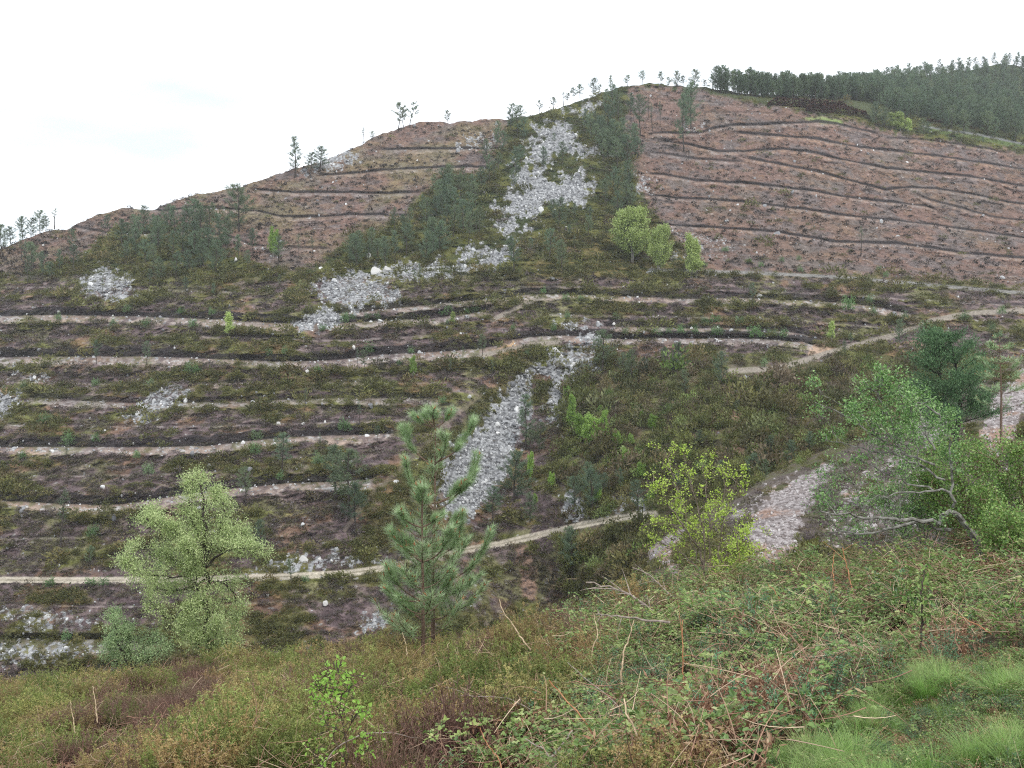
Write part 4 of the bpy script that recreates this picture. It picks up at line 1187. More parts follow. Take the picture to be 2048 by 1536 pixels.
log_pile("short dark brown bank of logs beside the road, farthest right", [(1852, 244), (1890, 246), (1935, 249)], 6)

# ================================================================== THE NEAR PLANTS
M_NEEDLE = foliage_mat("young_pine_needles", [(0, (.14, .22, .09)), (.5, (.31, .44, .20)), (1, (.58, .68, .45))], None, 0, .35, .4, 0.0, .4)
M_NEEDLE_DK = foliage_mat("dark_pine_needles", [(0, (.05, .10, .05)), (.6, (.11, .20, .09)), (1, (.20, .31, .14))], None, 0, .2, .5, 0.0)
M_BUD = bark_mat("pine_buds", (.22, .10, .05), (.40, .20, .10), 30)
M_PTRUNK = bark_mat("young_pine_bark", (.09, .055, .04), (.20, .14, .105), 25)
M_WILLOW = foliage_mat("pale_willow_leaves", [(0, (.25, .34, .13)), (.6, (.48, .57, .26)), (1, (.68, .74, .40))], None, 0, .35, .5, 0.0)
M_YELLOW = foliage_mat("fresh_yellow_leaves", [(0, (.34, .48, .06)), (1, (.60, .74, .17))], None, 0, .4, .5, 0.0)
M_LIME = foliage_mat("lime_sapling_leaves", [(0, (.22, .42, .05)), (1, (.45, .68, .15))], None, 0, .45, .4, 0.0, .5)
M_GREEN = foliage_mat("glossy_green_leaves", [(0, (.08, .17, .05)), (.6, (.19, .35, .10)), (1, (.38, .54, .22))], None, 0, .3, .35, 0.0, .6)
M_GREY = bark_mat("lichened_branches", (.10, .09, .08), (.30, .29, .26), 14)
M_DTWIG = bark_mat("dark_twigs", (.05, .035, .03), (.11, .08, .07), 20)
M_STRAW = bark_mat("bleached_stems", (.34, .25, .16), (.62, .48, .32), 18)
M_REDST = bark_mat("orange_brown_stems", (.30, .12, .06), (.55, .28, .15), 14)
M_GREYST = bark_mat("greyish_dead_stems", (.20, .16, .14), (.40, .33, .28), 18)

def near_pine(name, base_px, D, trunk_px, limbs_px, whorls, seed, label, r0=.06, reach=.9, up=.85, mat=None, nd=430, nL=.22, nW=.0075):
    """trunk_px: traced trunk; limbs_px: traced branches; whorls: extra rings of limbs (fraction of height, count, length)"""
    r = np.random.default_rng(seed)
    base = pix(*base_px, D)
    T = poly3([pix(x, y, D) - base for x, y in trunk_px], 24)
    H = T[-1][2]
    tb = MB(); tb.tube(T, np.linspace(r0, .014, 24), 9, .5)
    lb = MB(); nb = MB(); bb = MB(); boost = [1.5]
    def shoot(q, dens, f0):
        dens = dens * boost[0]
        n = len(q); seg = np.linalg.norm(np.diff(q, axis=0), axis=1).sum()
        m = int(nd * dens * seg * (1 - f0))
        k = f0 + (1 - f0) * r.random(m) ** .8
        B = np.stack([np.interp(k, np.linspace(0, 1, n), q[:, a_]) for a_ in range(3)], -1)
        tg = unit(np.gradient(q, axis=0)); TG = np.stack([np.interp(k, np.linspace(0, 1, n), tg[:, a_]) for a_ in range(3)], -1)
        rad = unit(np.cross(TG, r.normal(size=(m, 3))))
        dr = unit(TG * r.uniform(.5, 1.1, (m, 1)) + rad * .8)
        nb.leaves(B, dr, nL * r.uniform(.75, 1.15, m), nW * r.uniform(.8, 1.3, m), np.clip(r.normal(.5, .22, m) + .3 * (k - .6), 0, 1), rad, 'needle')
        e = q[-1]; d = tg[-1]
        if r.random() < .5: return
        for _ in range(2):
            dd = unit(d + r.normal(size=3) * .25)
            bb.tube([e, e + dd * .04, e + dd * r.uniform(.07, .11)], [.009, .012, .004], 5, .5)
    def limb(q, rr):
        lb.tube(q, np.linspace(rr, rr * .4, len(q)), 6, .5)
        shoot(q, 1.0, .38)
        L_ = np.linalg.norm(q[-1] - q[0])
        for k in (.35, .5, .62, .75, .86):
            if L_ < .35: break
            for sgn in (-1, 1):
                if r.random() < .55: continue
                i = int(k * (len(q) - 1)); d = unit(q[min(i + 1, len(q) - 1)] - q[i - 1])
                sd = unit(np.cross(d, [0, 0, 1])) * sgn
                ln = L_ * r.uniform(.22, .42) * (1.1 - k * .5)
                p2 = q[i] + (d * .7 + sd * .6) * ln + [0, 0, .35 * ln]
                qq = bez(q[i], q[i] + (d * .5 + sd * .5) * ln * .5, p2, 6)
                lb.tube(qq, np.linspace(rr * .5, rr * .25, 6), 5, .5)
                shoot(qq, 1.0, .15)
    for L_px in limbs_px:
        dz = r.uniform(-.5, .5) * reach
        n = len(L_px)
        q = [pix(x, y, D + dz * (i / (n - 1))) - base for i, (x, y) in enumerate(L_px)]
        limb(poly3(q, 10), .021)
    boost[0] = .45
    for fr, cnt, ln in whorls:
        i = fr * 23; k = int(i); c = T[k] * (1 - i + k) + T[min(k + 1, 23)] * (i - k)
        a0 = r.uniform(0, 6.28)
        for j in range(cnt):
            a_ = a0 + j * 6.283 / cnt + r.normal() * .2; l_ = ln * r.uniform(.75, 1.15)
            d = np.array([cos(a_), sin(a_), 0])
            q = bez(c, c + d * l_ * .65 + [0, 0, l_ * .12], c + d * l_ + [0, 0, l_ * up * r.uniform(.8, 1.3)], 10)
            limb(q, .013)
    # needles hang on along the upper stem
    shoot(T[8:], .30, 0.0)
    o = thing(name, [("trunk", tb.mesh("trunk", M_PTRUNK)), ("branches", lb.mesh("branches", M_PTRUNK)), ("needles", nb.mesh("needles", mat or M_NEEDLE), [("buds", bb.mesh("buds", M_BUD))])],
              base, label=label, cat="tree", group="young pines on the edge of the bank")
    return o

def ZP(*p): return [(600 + .3581 * a, 780 + .3581 * b) for a, b in p]
near_pine("young_pine", (866, 1322), 22.5, [(866, 1322), (866, 1200), (866, 1095), (870, 1000), (870, 930), (871, 862)],
    [ZP((755, 215), (715, 170), (700, 105)), ZP((755, 215), (690, 190), (650, 160), (628, 140)), ZP((755, 215), (800, 185), (855, 115)), ZP((755, 210), (740, 150), (748, 105)),
     ZP((755, 415), (690, 395), (640, 340), (600, 280), (572, 200)), ZP((755, 415), (800, 375), (820, 250)), ZP((760, 405), (850, 365), (915, 290), (975, 170)),
     ZP((750, 635), (860, 605), (940, 530), (985, 440), (1000, 365)), ZP((760, 635), (850, 590), (900, 520)), ZP((750, 635), (660, 600), (610, 500), (580, 380)),
     ZP((745, 760), (850, 740), (910, 680)), ZP((745, 760), (830, 790), (890, 740), (905, 680)), ZP((740, 930), (850, 900), (870, 830), (905, 720)),
     ZP((740, 1100), (880, 1050), (960, 990), (1020, 920), (1060, 790)), ZP((740, 1180), (860, 1140), (960, 1080), (1010, 1030))],
    [(.80, 2, .45), (.66, 3, .7), (.52, 3, .9), (.40, 4, 1.0), (.29, 4, 1.1), (.18, 4, 1.1)], 5,
    "tall young pine with upswept branches, the taller stem of the pair", .055)
near_pine("young_pine", (846, 1326), 21.3, [(846, 1326), (846, 1256), (846, 1180), (844, 1090), (844, 1030), (844, 978)],
    [ZP((683, 700), (684, 640), (683, 545)), ZP((685, 770), (620, 750), (575, 715), (545, 680)), ZP((685, 765), (740, 740), (800, 690)), ZP((690, 965), (600, 900), (540, 830), (505, 770)),
     ZP((690, 960), (640, 920), (612, 840)), ZP((690, 960), (760, 935), (820, 860), (845, 770)), ZP((690, 1180), (600, 1140), (530, 1070), (480, 970)), ZP((690, 1180), (760, 1160), (820, 1100), (860, 1010)),
     ZP((690, 1180), (560, 1180), (480, 1110)), ZP((690, 1290), (620, 1240), (590, 1190))],
    [(.72, 2, .45), (.58, 3, .65), (.43, 3, .8), (.28, 4, .95), (.14, 4, 1.0)], 8,
    "shorter young pine with orange buds standing in front of the taller one", .045)
near_pine("slender_pine", (2003, 905), 46, [(2003, 905), (2002, 850), (2003, 790), (2001, 740), (1999, 672)],
    [[(2001, 745), (1975, 735), (1955, 715)], [(2002, 745), (2030, 735), (2045, 712)], [(2001, 705), (1985, 698), (1978, 684)], [(2001, 705), (2014, 698), (2020, 686)]],
    [(.98, 3, .3), (.88, 4, .55), (.76, 5, .9), (.62, 5, 1.2), (.5, 5, 1.5), (.38, 3, 1.5)], 14,
    "slender pale young pine with a bare lower stem beside the pinkish path", .07, 1, .3, None, 110, .2, .018)

def round_pine():
    """the dense dark pine near the right edge"""
    D = 62; base = pix(1912, 892, D); r = np.random.default_rng(3); tb = MB(); nb = MB()
    T = poly3([pix(x, y, D) - base for x, y in [(1912, 892), (1914, 850), (1922, 820), (1918, 760), (1905, 700), (1898, 672)]], 16)
    tb.tube(T, np.linspace(.16, .04, 16), 8)
    T2 = poly3([pix(x, y, D) - base for x, y in [(1912, 885), (1898, 840), (1895, 810), (1880, 760), (1878, 700)]], 12)
    tb.tube(T2, np.linspace(.12, .03, 12), 7)
    for i in range(95):
        t = r.uniform(.2, 1); TT = T if r.random() < .65 else T2; k = int(t * (len(TT) - 1)); c = TT[k]
        a_ = r.uniform(0, 6.28)
        ln = 2.7 * (1 - ((t - .45) / .62) ** 2) * r.uniform(.45, 1.1) + .3
        d = np.array([cos(a_), sin(a_), .25 + .5 * t])
        q = bez(c, c + d * ln * .5, c + d * ln, 6)
        tb.tube(q, np.linspace(.035, .01, 6), 4)
        m = int(90 + 110 * ln)
        k2 = r.uniform(.4, 1.02, m); B = np.stack([np.interp(k2, np.linspace(0, 1, 6), q[:, a2]) for a2 in range(3)], -1) + r.normal(size=(m, 3)) * [.22, .22, .14]
        nb.leaves(B, unit(r.normal(size=(m, 3)) * .6 + d * .5 + [0, 0, .5]), r.uniform(.12, .24, m), .042, np.clip(r.normal(.5, .25, m), 0, 1))
    thing("dense_pine", [("trunk", tb.mesh("trunk", M_BARK)), ("crown", nb.mesh("crown", M_NEEDLE_DK))], base, label="dense dark green pine with a dark forked trunk near the right edge", cat="tree")
round_pine()

def leafy_tree(name, base_px, D, stems, n_side, leaf_mat, bark, L, W, label, cat="tree", seed=1, spread=.35, per=26, kind='diamond', r0=.09, group=None, side_len=.9, leafcl=.12, extra_top=0, f_leaf=.3, droop=0.0):
    """stems: list of traced pixel polylines with (dD at tip, radius)"""
    r = np.random.default_rng(seed); base = pix(*base_px, D); tb = MB(); cb = MB()
    for pts, dd, rad, leafy in stems:
        n = len(pts)
        q = poly3([pix(x, y, D + dd * (i / max(1, n - 1))) - base for i, (x, y) in enumerate(pts)], 14)
        q[1:-1] += r.normal(size=(12, 3)) * .012 * np.linalg.norm(q[-1] - q[0])
        tb.tube(q, np.linspace(rad, rad * .3, 14), 7)
        S = np.linalg.norm(q[-1] - q[0])
        for _ in range(int(n_side * leafy)):
            t = r.uniform(.25, 1.0); k = min(12, int(t * 13)); c = q[k] + (q[k + 1] - q[k]) * r.random()
            d = unit(unit(q[k + 1] - q[k]) * .6 + r.normal(size=3) * [.8, .8, .6] + [0, 0, .25 - droop])
            ln = side_len * r.uniform(.35, 1.1) * (1.15 - .6 * t)
            s2 = bez(c, c + d * ln * .5 + [0, 0, .08 * ln], c + d * ln - [0, 0, droop * ln * .4], 6)
            tb.tube(s2, np.linspace(rad * .28 + .002, .003, 6), 4)
            for _2 in range(3):
                k3 = r.integers(2, 6); d3 = unit(d + r.normal(size=3) * .7); l3 = ln * r.uniform(.25, .5)
                s3 = np.array([s2[k3], s2[k3] + d3 * l3 * .5, s2[k3] + d3 * l3]); tb.tube(s3, [.004, .003, .002], 3)
                m = int(per * r.uniform(.5, 1.4))
                kk = r.random(m)[:, None]
                B = s3[0] * (1 - kk) + s3[2] * kk + r.normal(size=(m, 3)) * leafcl
                cb.leaves(B, unit(r.normal(size=(m, 3)) + d3 * .6 + [0, 0, .1 - droop]), L * r.uniform(.6, 1.2, m), W * r.uniform(.7, 1.2, m), r.random(m), r.normal(size=(m, 3)) + [0, 0, 1.5], kind)
    return thing(name, [("trunk", tb.mesh("trunk", bark)), ("crown", cb.mesh("crown", leaf_mat))], base, label=label, cat=cat, group=group)

# the pale tree at left
leafy_tree("willow_tree", (416, 1345), 32, [
    ([(416, 1345), (414, 1240), (412, 1150), (411, 1100), (405, 1040), (400, 970)], .2, .10, 1.3),
    ([(411, 1135), (440, 1105), (470, 1095), (520, 1100)], -.5, .045, 1.1),
    ([(412, 1160), (450, 1165), (470, 1190), (478, 1220)], .4, .04, .8),
    ([(410, 1160), (370, 1180), (330, 1180), (290, 1160)], .7, .045, 1.1),
    ([(411, 1130), (370, 1080), (320, 1050), (285, 1030)], -.6, .045, 1.3),
    ([(413, 1110), (380, 1040), (375, 1000), (395, 955)], .5, .05, 1.3),
    ([(413, 1110), (440, 1060), (450, 1020), (435, 985)], .8, .04, 1.2),
    ([(411, 1150), (350, 1120), (300, 1100), (262, 1090)], 1.0, .04, 1.3),
    ([(411, 1150), (340, 1150), (280, 1150), (252, 1130)], -1.1, .035, 1.2),
    ([(413, 1115), (350, 1060), (320, 1030), (300, 1035)], 1.1, .04, 1.2),
    ([(395, 1200), (392, 1150), (390, 1120), (370, 1090)], -.8, .04, 1.2),
    ([(411, 1100), (450, 1100), (480, 1060), (490, 1075)], .9, .03, 1.1),
    ([(412, 1200), (370, 1230), (330, 1240), (300, 1200)], -.6, .03, .7),
    ([(412, 1220), (380, 1210), (350, 1230)], -.9, .025, .6),
    ([(412, 1220), (440, 1230), (470, 1250)], .6, .02, .6), ([(415, 1310), (390, 1280), (360, 1262)], -.4, .015, .8), ([(415, 1315), (440, 1290), (465, 1278)], .4, .015, .8),
    ([(415, 1320), (400, 1290), (385, 1250)], .7, .015, .7), ([(415, 1320), (430, 1280), (440, 1250)], -.7, .015, .6)],
    17, M_WILLOW, M_BARK, .085, .028, "pale green willow-like tree with a dark trunk at left", seed=21, per=62, side_len=.70, leafcl=.12)
leafy_tree("willow_bush", (262, 1355), 32, [
    ([(262, 1345), (240, 1290), (225, 1240)], -.5, .03, 1.2), ([(262, 1345), (260, 1280), (255, 1240)], .5, .03, 1.2), ([(262, 1345), (285, 1300), (300, 1270)], .3, .03, 1.0),
    ([(262, 1345), (225, 1320), (212, 1290)], .6, .03, 1.0), ([(262, 1345), (310, 1310), (340, 1290)], -.4, .03, .9), ([(262, 1345), (230, 1270), (228, 1225)], .0, .03, 1.0)],
    16, foliage_mat("grey_green_leaves", [(0, (.20, .32, .14)), (1, (.50, .60, .32))], None, 0, .3, .5, 0.0), M_BARK, .07, .026, "grey-green bush at the foot of the pale tree's left side", "bush", seed=22, per=44, side_len=.6, leafcl=.09)

# yellow-green tree in the middle right
M_YTWIG = bark_mat("brownish_twigs", (.13, .10, .08), (.26, .21, .17), 20)
leafy_tree("yellow_green_tree", (1412, 1160), 21, [
    ([(1412, 1160), (1400, 1090), (1380, 1040), (1350, 960), (1330, 900)], .6, .02, 1.1), ([(1412, 1160), (1410, 1080), (1390, 1000), (1375, 940), (1362, 895)], -.6, .02, 1.2),
    ([(1412, 1160), (1420, 1070), (1420, 1000), (1405, 930)], .9, .018, 1.1), ([(1412, 1160), (1440, 1090), (1450, 1030), (1470, 960), (1492, 930)], -.3, .02, 1.1),
    ([(1412, 1160), (1445, 1100), (1480, 1060), (1510, 1050)], .6, .016, .8), ([(1412, 1160), (1380, 1080), (1330, 1040), (1285, 1050)], .2, .016, .8),
    ([(1400, 1100), (1350, 1030), (1320, 980), (1300, 950)], -.9, .02, 1.0), ([(1412, 1160), (1440, 1120), (1480, 1090), (1500, 1100)], -.6, .02, .8),
    ([(1420, 1060), (1450, 990), (1455, 950), (1440, 930)], .4, .02, 1.0), ([(1412, 1160), (1380, 1120), (1340, 1090), (1310, 1085)], .8, .02, .6), ([(1412, 1160), (1460, 1130), (1500, 1120), (1530, 1090)], .3, .014, 1.0), ([(1412, 1160), (1470, 1120), (1490, 1070)], -.5, .014, 1.0), ([(1412, 1150), (1390, 1060), (1360, 1020), (1340, 1010)], .5, .02, 1.0)],
    15, M_YELLOW, M_YTWIG, .05, .038, "sparse tree with fresh yellow-green leaves in the middle right", seed=31, per=10, side_len=.55, leafcl=.035)

# half dead shrub tree at right, lichened limbs reaching left
leafy_tree("gnarled_tree", (1968, 1130), 16.5, [
    ([(1968, 1130), (1955, 1080), (1925, 1045), (1905, 1015), (1890, 1025), (1878, 1050)], -.3, .085, .1),
    ([(1905, 1015), (1905, 970), (1903, 930), (1900, 880), (1880, 830)], .3, .025, 1.0),
    ([(1878, 1050), (1850, 1042), (1790, 1037), (1720, 1035), (1690, 1031), (1640, 1022)], -.6, .036, .15),
    ([(1852, 1040), (1820, 1048), (1780, 1056), (1740, 1068), (1700, 1066), (1655, 1064)], .6, .030, .1),
    ([(1900, 1060), (1870, 1058), (1850, 1040)], 0, .034, .0),
    ([(1900, 985), (1850, 975), (1800, 960), (1740, 930), (1700, 905)], .3, .020, .35), ([(1880, 980), (1830, 985), (1780, 990), (1700, 1005)], -.3, .017, .25),
    ([(1890, 960), (1830, 920), (1770, 905), (1700, 890), (1650, 880)], .5, .020, .3), ([(1870, 930), (1810, 905), (1760, 885), (1700, 840), (1660, 815), (1630, 805)], .2, .020, .4),
    ([(1760, 880), (1745, 860), (1730, 840), (1720, 815)], .3, .017, .4), ([(1720, 850), (1690, 810), (1665, 800), (1640, 788)], -.2, .009, .2),
    ([(1880, 830), (1850, 810), (1800, 795), (1770, 780), (1755, 765), (1742, 745)], .2, .017, .8), ([(1800, 900), (1790, 850), (1760, 800), (1745, 770), (1715, 790)], .5, .017, 1.0),
    ([(1840, 930), (1830, 870), (1820, 830), (1830, 800)], -.4, .013, 1.3), ([(1870, 900), (1850, 860), (1840, 820), (1810, 790)], .6, .017, 1.2), ([(1820, 900), (1790, 880), (1740, 840), (1710, 820)], -.5, .01, .9),
    ([(1700, 900), (1670, 870), (1650, 835)], .2, .006, .1), ([(1680, 1030), (1660, 1000), (1650, 960), (1632, 940)], .3, .006, .1), ([(1740, 1000), (1700, 960), (1650, 900)], .1, .006, .1)],
    13, M_GREEN, M_GREY, .048, .028, "gnarled half-bare tree with lichened limbs reaching left at the right edge", seed=41, per=24, side_len=.52, leafcl=.06, kind='ovate')
M_CANE0 = bark_mat("bush_twigs", (.16, .10, .07), (.36, .25, .18), 20)
M_GREEN2 = foliage_mat("thicket_leaves", [(0, (.10, .19, .05)), (.6, (.22, .36, .09)), (1, (.42, .54, .18))], None, 0, .35, .4, 0.0, .5)
for k, (bx, by, D_, st, lb) in enumerate([
    ((1935, 1120), 0, 18.5, [([(1935, 1120), (1900, 1060), (1880, 1000), (1850, 960)], .3, .02, 1), ([(1935, 1120), (1930, 1040), (1920, 960), (1900, 900)], -.3, .02, 1.2), ([(1935, 1120), (1960, 1040), (1960, 960), (1950, 900)], .3, .02, 1.2), ([(1920, 1060), (1870, 960), (1860, 920)], .5, .015, 1)], "leafy green bush rising behind the gnarled trunk"),
    ((2040, 1110), 0, 17.8, [([(2040, 1110), (2020, 1020), (2000, 940), (1985, 890)], .3, .02, 1.2), ([(2040, 1110), (2045, 1000), (2040, 920), (2030, 880)], -.3, .02, 1.2), ([(2040, 1110), (2080, 1020), (2100, 940), (2090, 880)], .3, .02, 1.2), ([(2040, 1110), (1990, 1050), (1960, 1000)], -.5, .015, 1.1)], "leafy green bush cut by the right edge of the picture"),
    ((2010, 1160), 0, 15.5, [([(2010, 1160), (2000, 1110), (1990, 1060)], .3, .012, .8), ([(2010, 1160), (2020, 1090), (2020, 1040)], -.3, .012, .9), ([(2010, 1160), (2050, 1090), (2070, 1030)], .3, .012, .9)], "low leafy bush in front of the two tall ones at right")]):
    leafy_tree("leafy_bush", bx, D_, st, 30, M_GREEN2, M_CANE0, .048, .032, lb, "bush", seed=50 + k, per=20, side_len=.72, leafcl=.07, kind='ovate', group="leafy bushes at the right edge")

for k, (bx, D_, st, lb, nl) in enumerate([
    ((1770, 1130), 18.5, [([(1770, 1130), (1740, 1040), (1700, 960), (1660, 920)], .3, .012, 1), ([(1770, 1130), (1770, 1030), (1750, 930), (1730, 870)], -.3, .012, 1), ([(1770, 1130), (1800, 1030), (1810, 940), (1800, 880)], .3, .012, 1.1), ([(1770, 1130), (1720, 1080), (1660, 1040), (1630, 1010)], -.2, .010, .9), ([(1770, 1130), (1700, 1060), (1650, 990), (1640, 960)], .5, .009, .9)], "grey twiggy bush with few leaves under the gnarled tree's lowest limbs", 5),
    ((1850, 1130), 19.5, [([(1850, 1130), (1830, 1020), (1820, 930), (1790, 860)], .3, .014, 1.1), ([(1850, 1130), (1860, 1010), (1870, 920), (1880, 850)], -.3, .014, 1.2), ([(1850, 1130), (1880, 1040), (1890, 980)], .3, .012, 1.1), ([(1850, 1130), (1800, 1050), (1770, 990)], .2, .012, 1.0), ([(1850, 1130), (1840, 960), (1850, 830)], .2, .012, 1.2)], "half-leafed bush filling the gap behind the gnarled tree's trunk", 16)]):
    leafy_tree("twiggy_bush", bx, D_, st, 30, M_GREEN, M_GREY, .045, .028, lb, "bush", seed=70 + k, per=nl, side_len=.6, leafcl=.08, kind='ovate')

# saplings
leafy_tree("lime_sapling", (690, 1600), 9.0, [
    ([(690, 1600), (688, 1500), (685, 1440), (680, 1380), (672, 1310)], .1, .006, 1.0), ([(688, 1520), (660, 1460), (640, 1420), (628, 1395)], .2, .004, .7), ([(686, 1480), (710, 1430), (730, 1420), (742, 1440)], -.2, .004, .6),
    ([(684, 1440), (655, 1400), (640, 1370)], -.1, .003, .6), ([(683, 1430), (700, 1380), (705, 1350)], .1, .003, .6), ([(690, 1560), (730, 1500), (735, 1470)], .1, .003, .6), ([(690, 1570), (640, 1540), (625, 1500)], .2, .003, .5), ([(682, 1400), (660, 1365), (655, 1345)], .1, .003, .5)],
    16, M_LIME, M_DTWIG, .044, .034, "slim sapling with bright lime green leaves at the bottom, left of centre", "sapling", seed=61, per=2.4, side_len=.20, leafcl=.03, kind='ovate')
leafy_tree("dark_stemmed_sapling", (1842, 1310), 9.6, [
    ([(1842, 1310), (1842, 1240), (1843, 1180), (1850, 1140)], .05, .012, 1.0), ([(1842, 1240), (1820, 1210), (1815, 1195)], .1, .003, .5), ([(1843, 1210), (1870, 1190), (1880, 1170)], -.1, .003, .5), ([(1843, 1260), (1865, 1240), (1860, 1225)], -.1, .003, .4)],
    9, M_GREEN2, M_DTWIG, .05, .035, "dark upright sapling stem rising from the brambles at right", "sapling", seed=62, per=2.5, side_len=.12, leafcl=.02, kind='ovate')

# dead stems and branches that stand clear
def stem(label, D, pts, rad, mat, name="dead_stem", twigs=0, dd=.3):
    rad = rad * 1.15
    r = np.random.default_rng(int(pts[0][0])); base = pix(*pts[-1], D); b = MB(); n = len(pts)
    q = poly3([pix(x, y, D + dd * (1 - i / (n - 1))) - base for i, (x, y) in enumerate(pts)], 18)
    q[1:-1] += r.normal(size=(16, 3)) * rad * .5
    b.tube(q, np.linspace(rad * .45, rad, 18), 7)
    for _ in range(twigs):
        k = r.integers(1, 12); d = unit(q[k] - q[k + 1]) * .7 + r.normal(size=3) * .5; l_ = r.uniform(.12, .5)
        b.tube(bez(q[k], q[k] + d * l_ * .5, q[k] + d * l_ + [0, 0, -.05], 5), np.linspace(rad * .4, rad * .12, 5), 4)
    o = add_obj(name, b.mesh(name, mat)); o.location = base
    tag(o, label, "dead stem" if name == "dead_stem" else "branch", "dead stems and branches standing out of the foreground scrub")
stem("pale bent stem rising left of centre above the scrub, right of the pine pair", 15.6, [(998, 1198), (1003, 1220), (1030, 1255), (1042, 1278), (1062, 1300)], .012, M_STRAW)
stem("thick bare branch arching left from the brambles, the highest one in the centre", 17.0, [(1172, 1165), (1215, 1172), (1262, 1190), (1330, 1235), (1400, 1300)], .024, M_GREYST, "bare_branch", 9)
stem("straight bare branch crossing behind the arching one", 18.5, [(1265, 1135), (1300, 1150), (1340, 1190), (1390, 1225)], .016, M_GREYST, "bare_branch", 7)
stem("short broken grey branch lying in the middle of the brambles", 15.6, [(1345, 1245), (1400, 1210), (1425, 1222)], .018, M_GREYST, "bare_branch", 2)
stem("low grey branch kinked down at its left end", 14.2, [(1196, 1230), (1190, 1228), (1230, 1232), (1290, 1240), (1340, 1245)], .016, M_GREYST, "bare_branch", 3)
stem("thin bleached stem hanging below the kinked branch", 13.6, [(1188, 1228), (1190, 1250), (1198, 1264), (1183, 1300), (1182, 1350)], .009, M_STRAW)
stem("bleached upright stem standing in the lower middle", 11.6, [(1268, 1240), (1258, 1280), (1245, 1310), (1243, 1370)], .011, M_STRAW)
stem("forked orange-brown stem, the tallest one in the centre right", 11.4, [(1366, 1240), (1363, 1265), (1366, 1290), (1366, 1360), (1368, 1420)], .009, M_REDST, twigs=3)
stem("thick pale stem rising from the bottom edge, right of centre", 7.4, [(1248, 1398), (1250, 1415), (1270, 1460), (1290, 1510), (1320, 1580)], .011, M_STRAW)
stem("long orange stem curving up from the bottom edge, left of the thick pale one", 8.0, [(1098, 1360), (1130, 1400), (1170, 1440), (1190, 1480), (1215, 1570)], .0085, M_REDST)
stem("long grey stem slanting down to the lower middle", 10.8, [(1135, 1325), (1180, 1365), (1230, 1405), (1260, 1440)], .008, M_GREYST)
stem("thin grey stem at the bottom, slanting right", 8.0, [(1050, 1478), (1090, 1500), (1130, 1560)], .009, M_GREYST)
stem("grey stick crossing another at the bottom middle", 8.2, [(1145, 1460), (1120, 1495), (1100, 1520)], .008, M_GREYST)
stem("thin orange stem leaning at the bottom middle", 8.5, [(960, 1455), (975, 1490), (1000, 1520), (1012, 1570)], .006, M_REDST)
stem("arched grey bramble cane over the lime sapling's right side", 9.7, [(850, 1480), (800, 1468), (740, 1463), (690, 1480), (650, 1520), (625, 1560)], .007, M_GREYST)
stem("long arched grey cane left of the lower middle thicket", 10.5, [(920, 1392), (960, 1392), (1010, 1395), (1050, 1412), (1090, 1440)], .008, M_GREYST, twigs=5)
stem("reddish upright stem in the upper brambles at right", 14.2, [(1535, 1165), (1560, 1200), (1572, 1230), (1575, 1280)], .010, M_REDST)
stem("pinkish upright stem beside the foot of the yellow-green tree", 15.6, [(1668, 1105), (1665, 1140), (1672, 1190)], .009, M_REDST)
stem("orange stems' tallest shoot under the gnarled tree", 14.9, [(1685, 1095), (1695, 1140), (1705, 1180), (1715, 1210)], .011, M_REDST, twigs=3)
stem("brown stem in the brambles just left of the grass edge", 9.2, [(1520, 1370), (1540, 1410), (1555, 1450)], .006, M_REDST)
stem("long thin pale cane crossing the brambles at far right", 14.9, [(1990, 1098), (2020, 1115), (2070, 1135)], .012, M_GREYST, "bare_branch", 3)
stem("reddish cane leaning in the brambles right of the dark sapling", 9.9, [(1905, 1225), (1935, 1240), (1965, 1255), (1985, 1270)], .007, M_REDST)
stem("upright brown dead stalk far left of the lime sapling", 17.0, [(185, 1372), (190, 1400), (195, 1445)], .009, M_STRAW)
stem("pale stalk at the bottom left standing in the gorse", 15.6, [(140, 1400), (147, 1440), (150, 1470)], .008, M_STRAW)
stem("bleached stalk by the foot of the pine pair", 19.9, [(805, 1265), (812, 1290), (815, 1320)], .010, M_STRAW)

# ------------------------------------------------------------------ ground cover of the foreground
M_GORSE = foliage_mat("gorse_sprigs", [(0, (.08, .065, .035)), (.35, (.18, .18, .06)), (.7, (.31, .31, .10)), (1, (.46, .44, .17))],
                      [(0, (.15, .26, .06)), (.45, (.24, .30, .08)), (.6, (.30, .26, .10)), (.8, (.46, .30, .16)), (1, (.38, .18, .11))], .5, .25, bright=.38)
M_HEATHER_N = foliage_mat("dead_heather_twigs", [(0, (.07, .04, .035)), (.6, (.17, .095, .075)), (1, (.28, .18, .14))], [(0, (.17, .08, .065)), (.6, (.24, .15, .11)), (1, (.16, .20, .08))], .4, .1)
M_BRAMBLE = foliage_mat("bramble_leaves", [(0, (.08, .14, .045)), (.45, (.18, .28, .08)), (.8, (.34, .43, .14)), (1, (.56, .58, .28))],
                        [(0, (.12, .23, .07)), (.5, (.20, .30, .08)), (.8, (.36, .42, .12)), (1, (.34, .27, .17))], .35, .3, .45, .2, .5)
M_BLUEGRN = foliage_mat("bluish_leaf_sprays", [(0, (.05, .13, .06)), (.6, (.13, .27, .13)), (1, (.28, .42, .25))], None, 0, .25, .35, .2, .6)
M_BRACKEN = foliage_mat("dead_bracken", [(0, (.15, .07, .045)), (.55, (.34, .18, .11)), (1, (.58, .42, .27))], None, 0, .2, .7, .2)
M_GRASS = foliage_mat("grass_blades", [(0, (.13, .24, .05)), (.6, (.30, .46, .13)), (1, (.58, .62, .33))], [(0, (.19, .38, .08)), (.6, (.30, .46, .14)), (.85, (.44, .48, .22)), (1, (.50, .42, .27))], .4, .35, .4, .2)
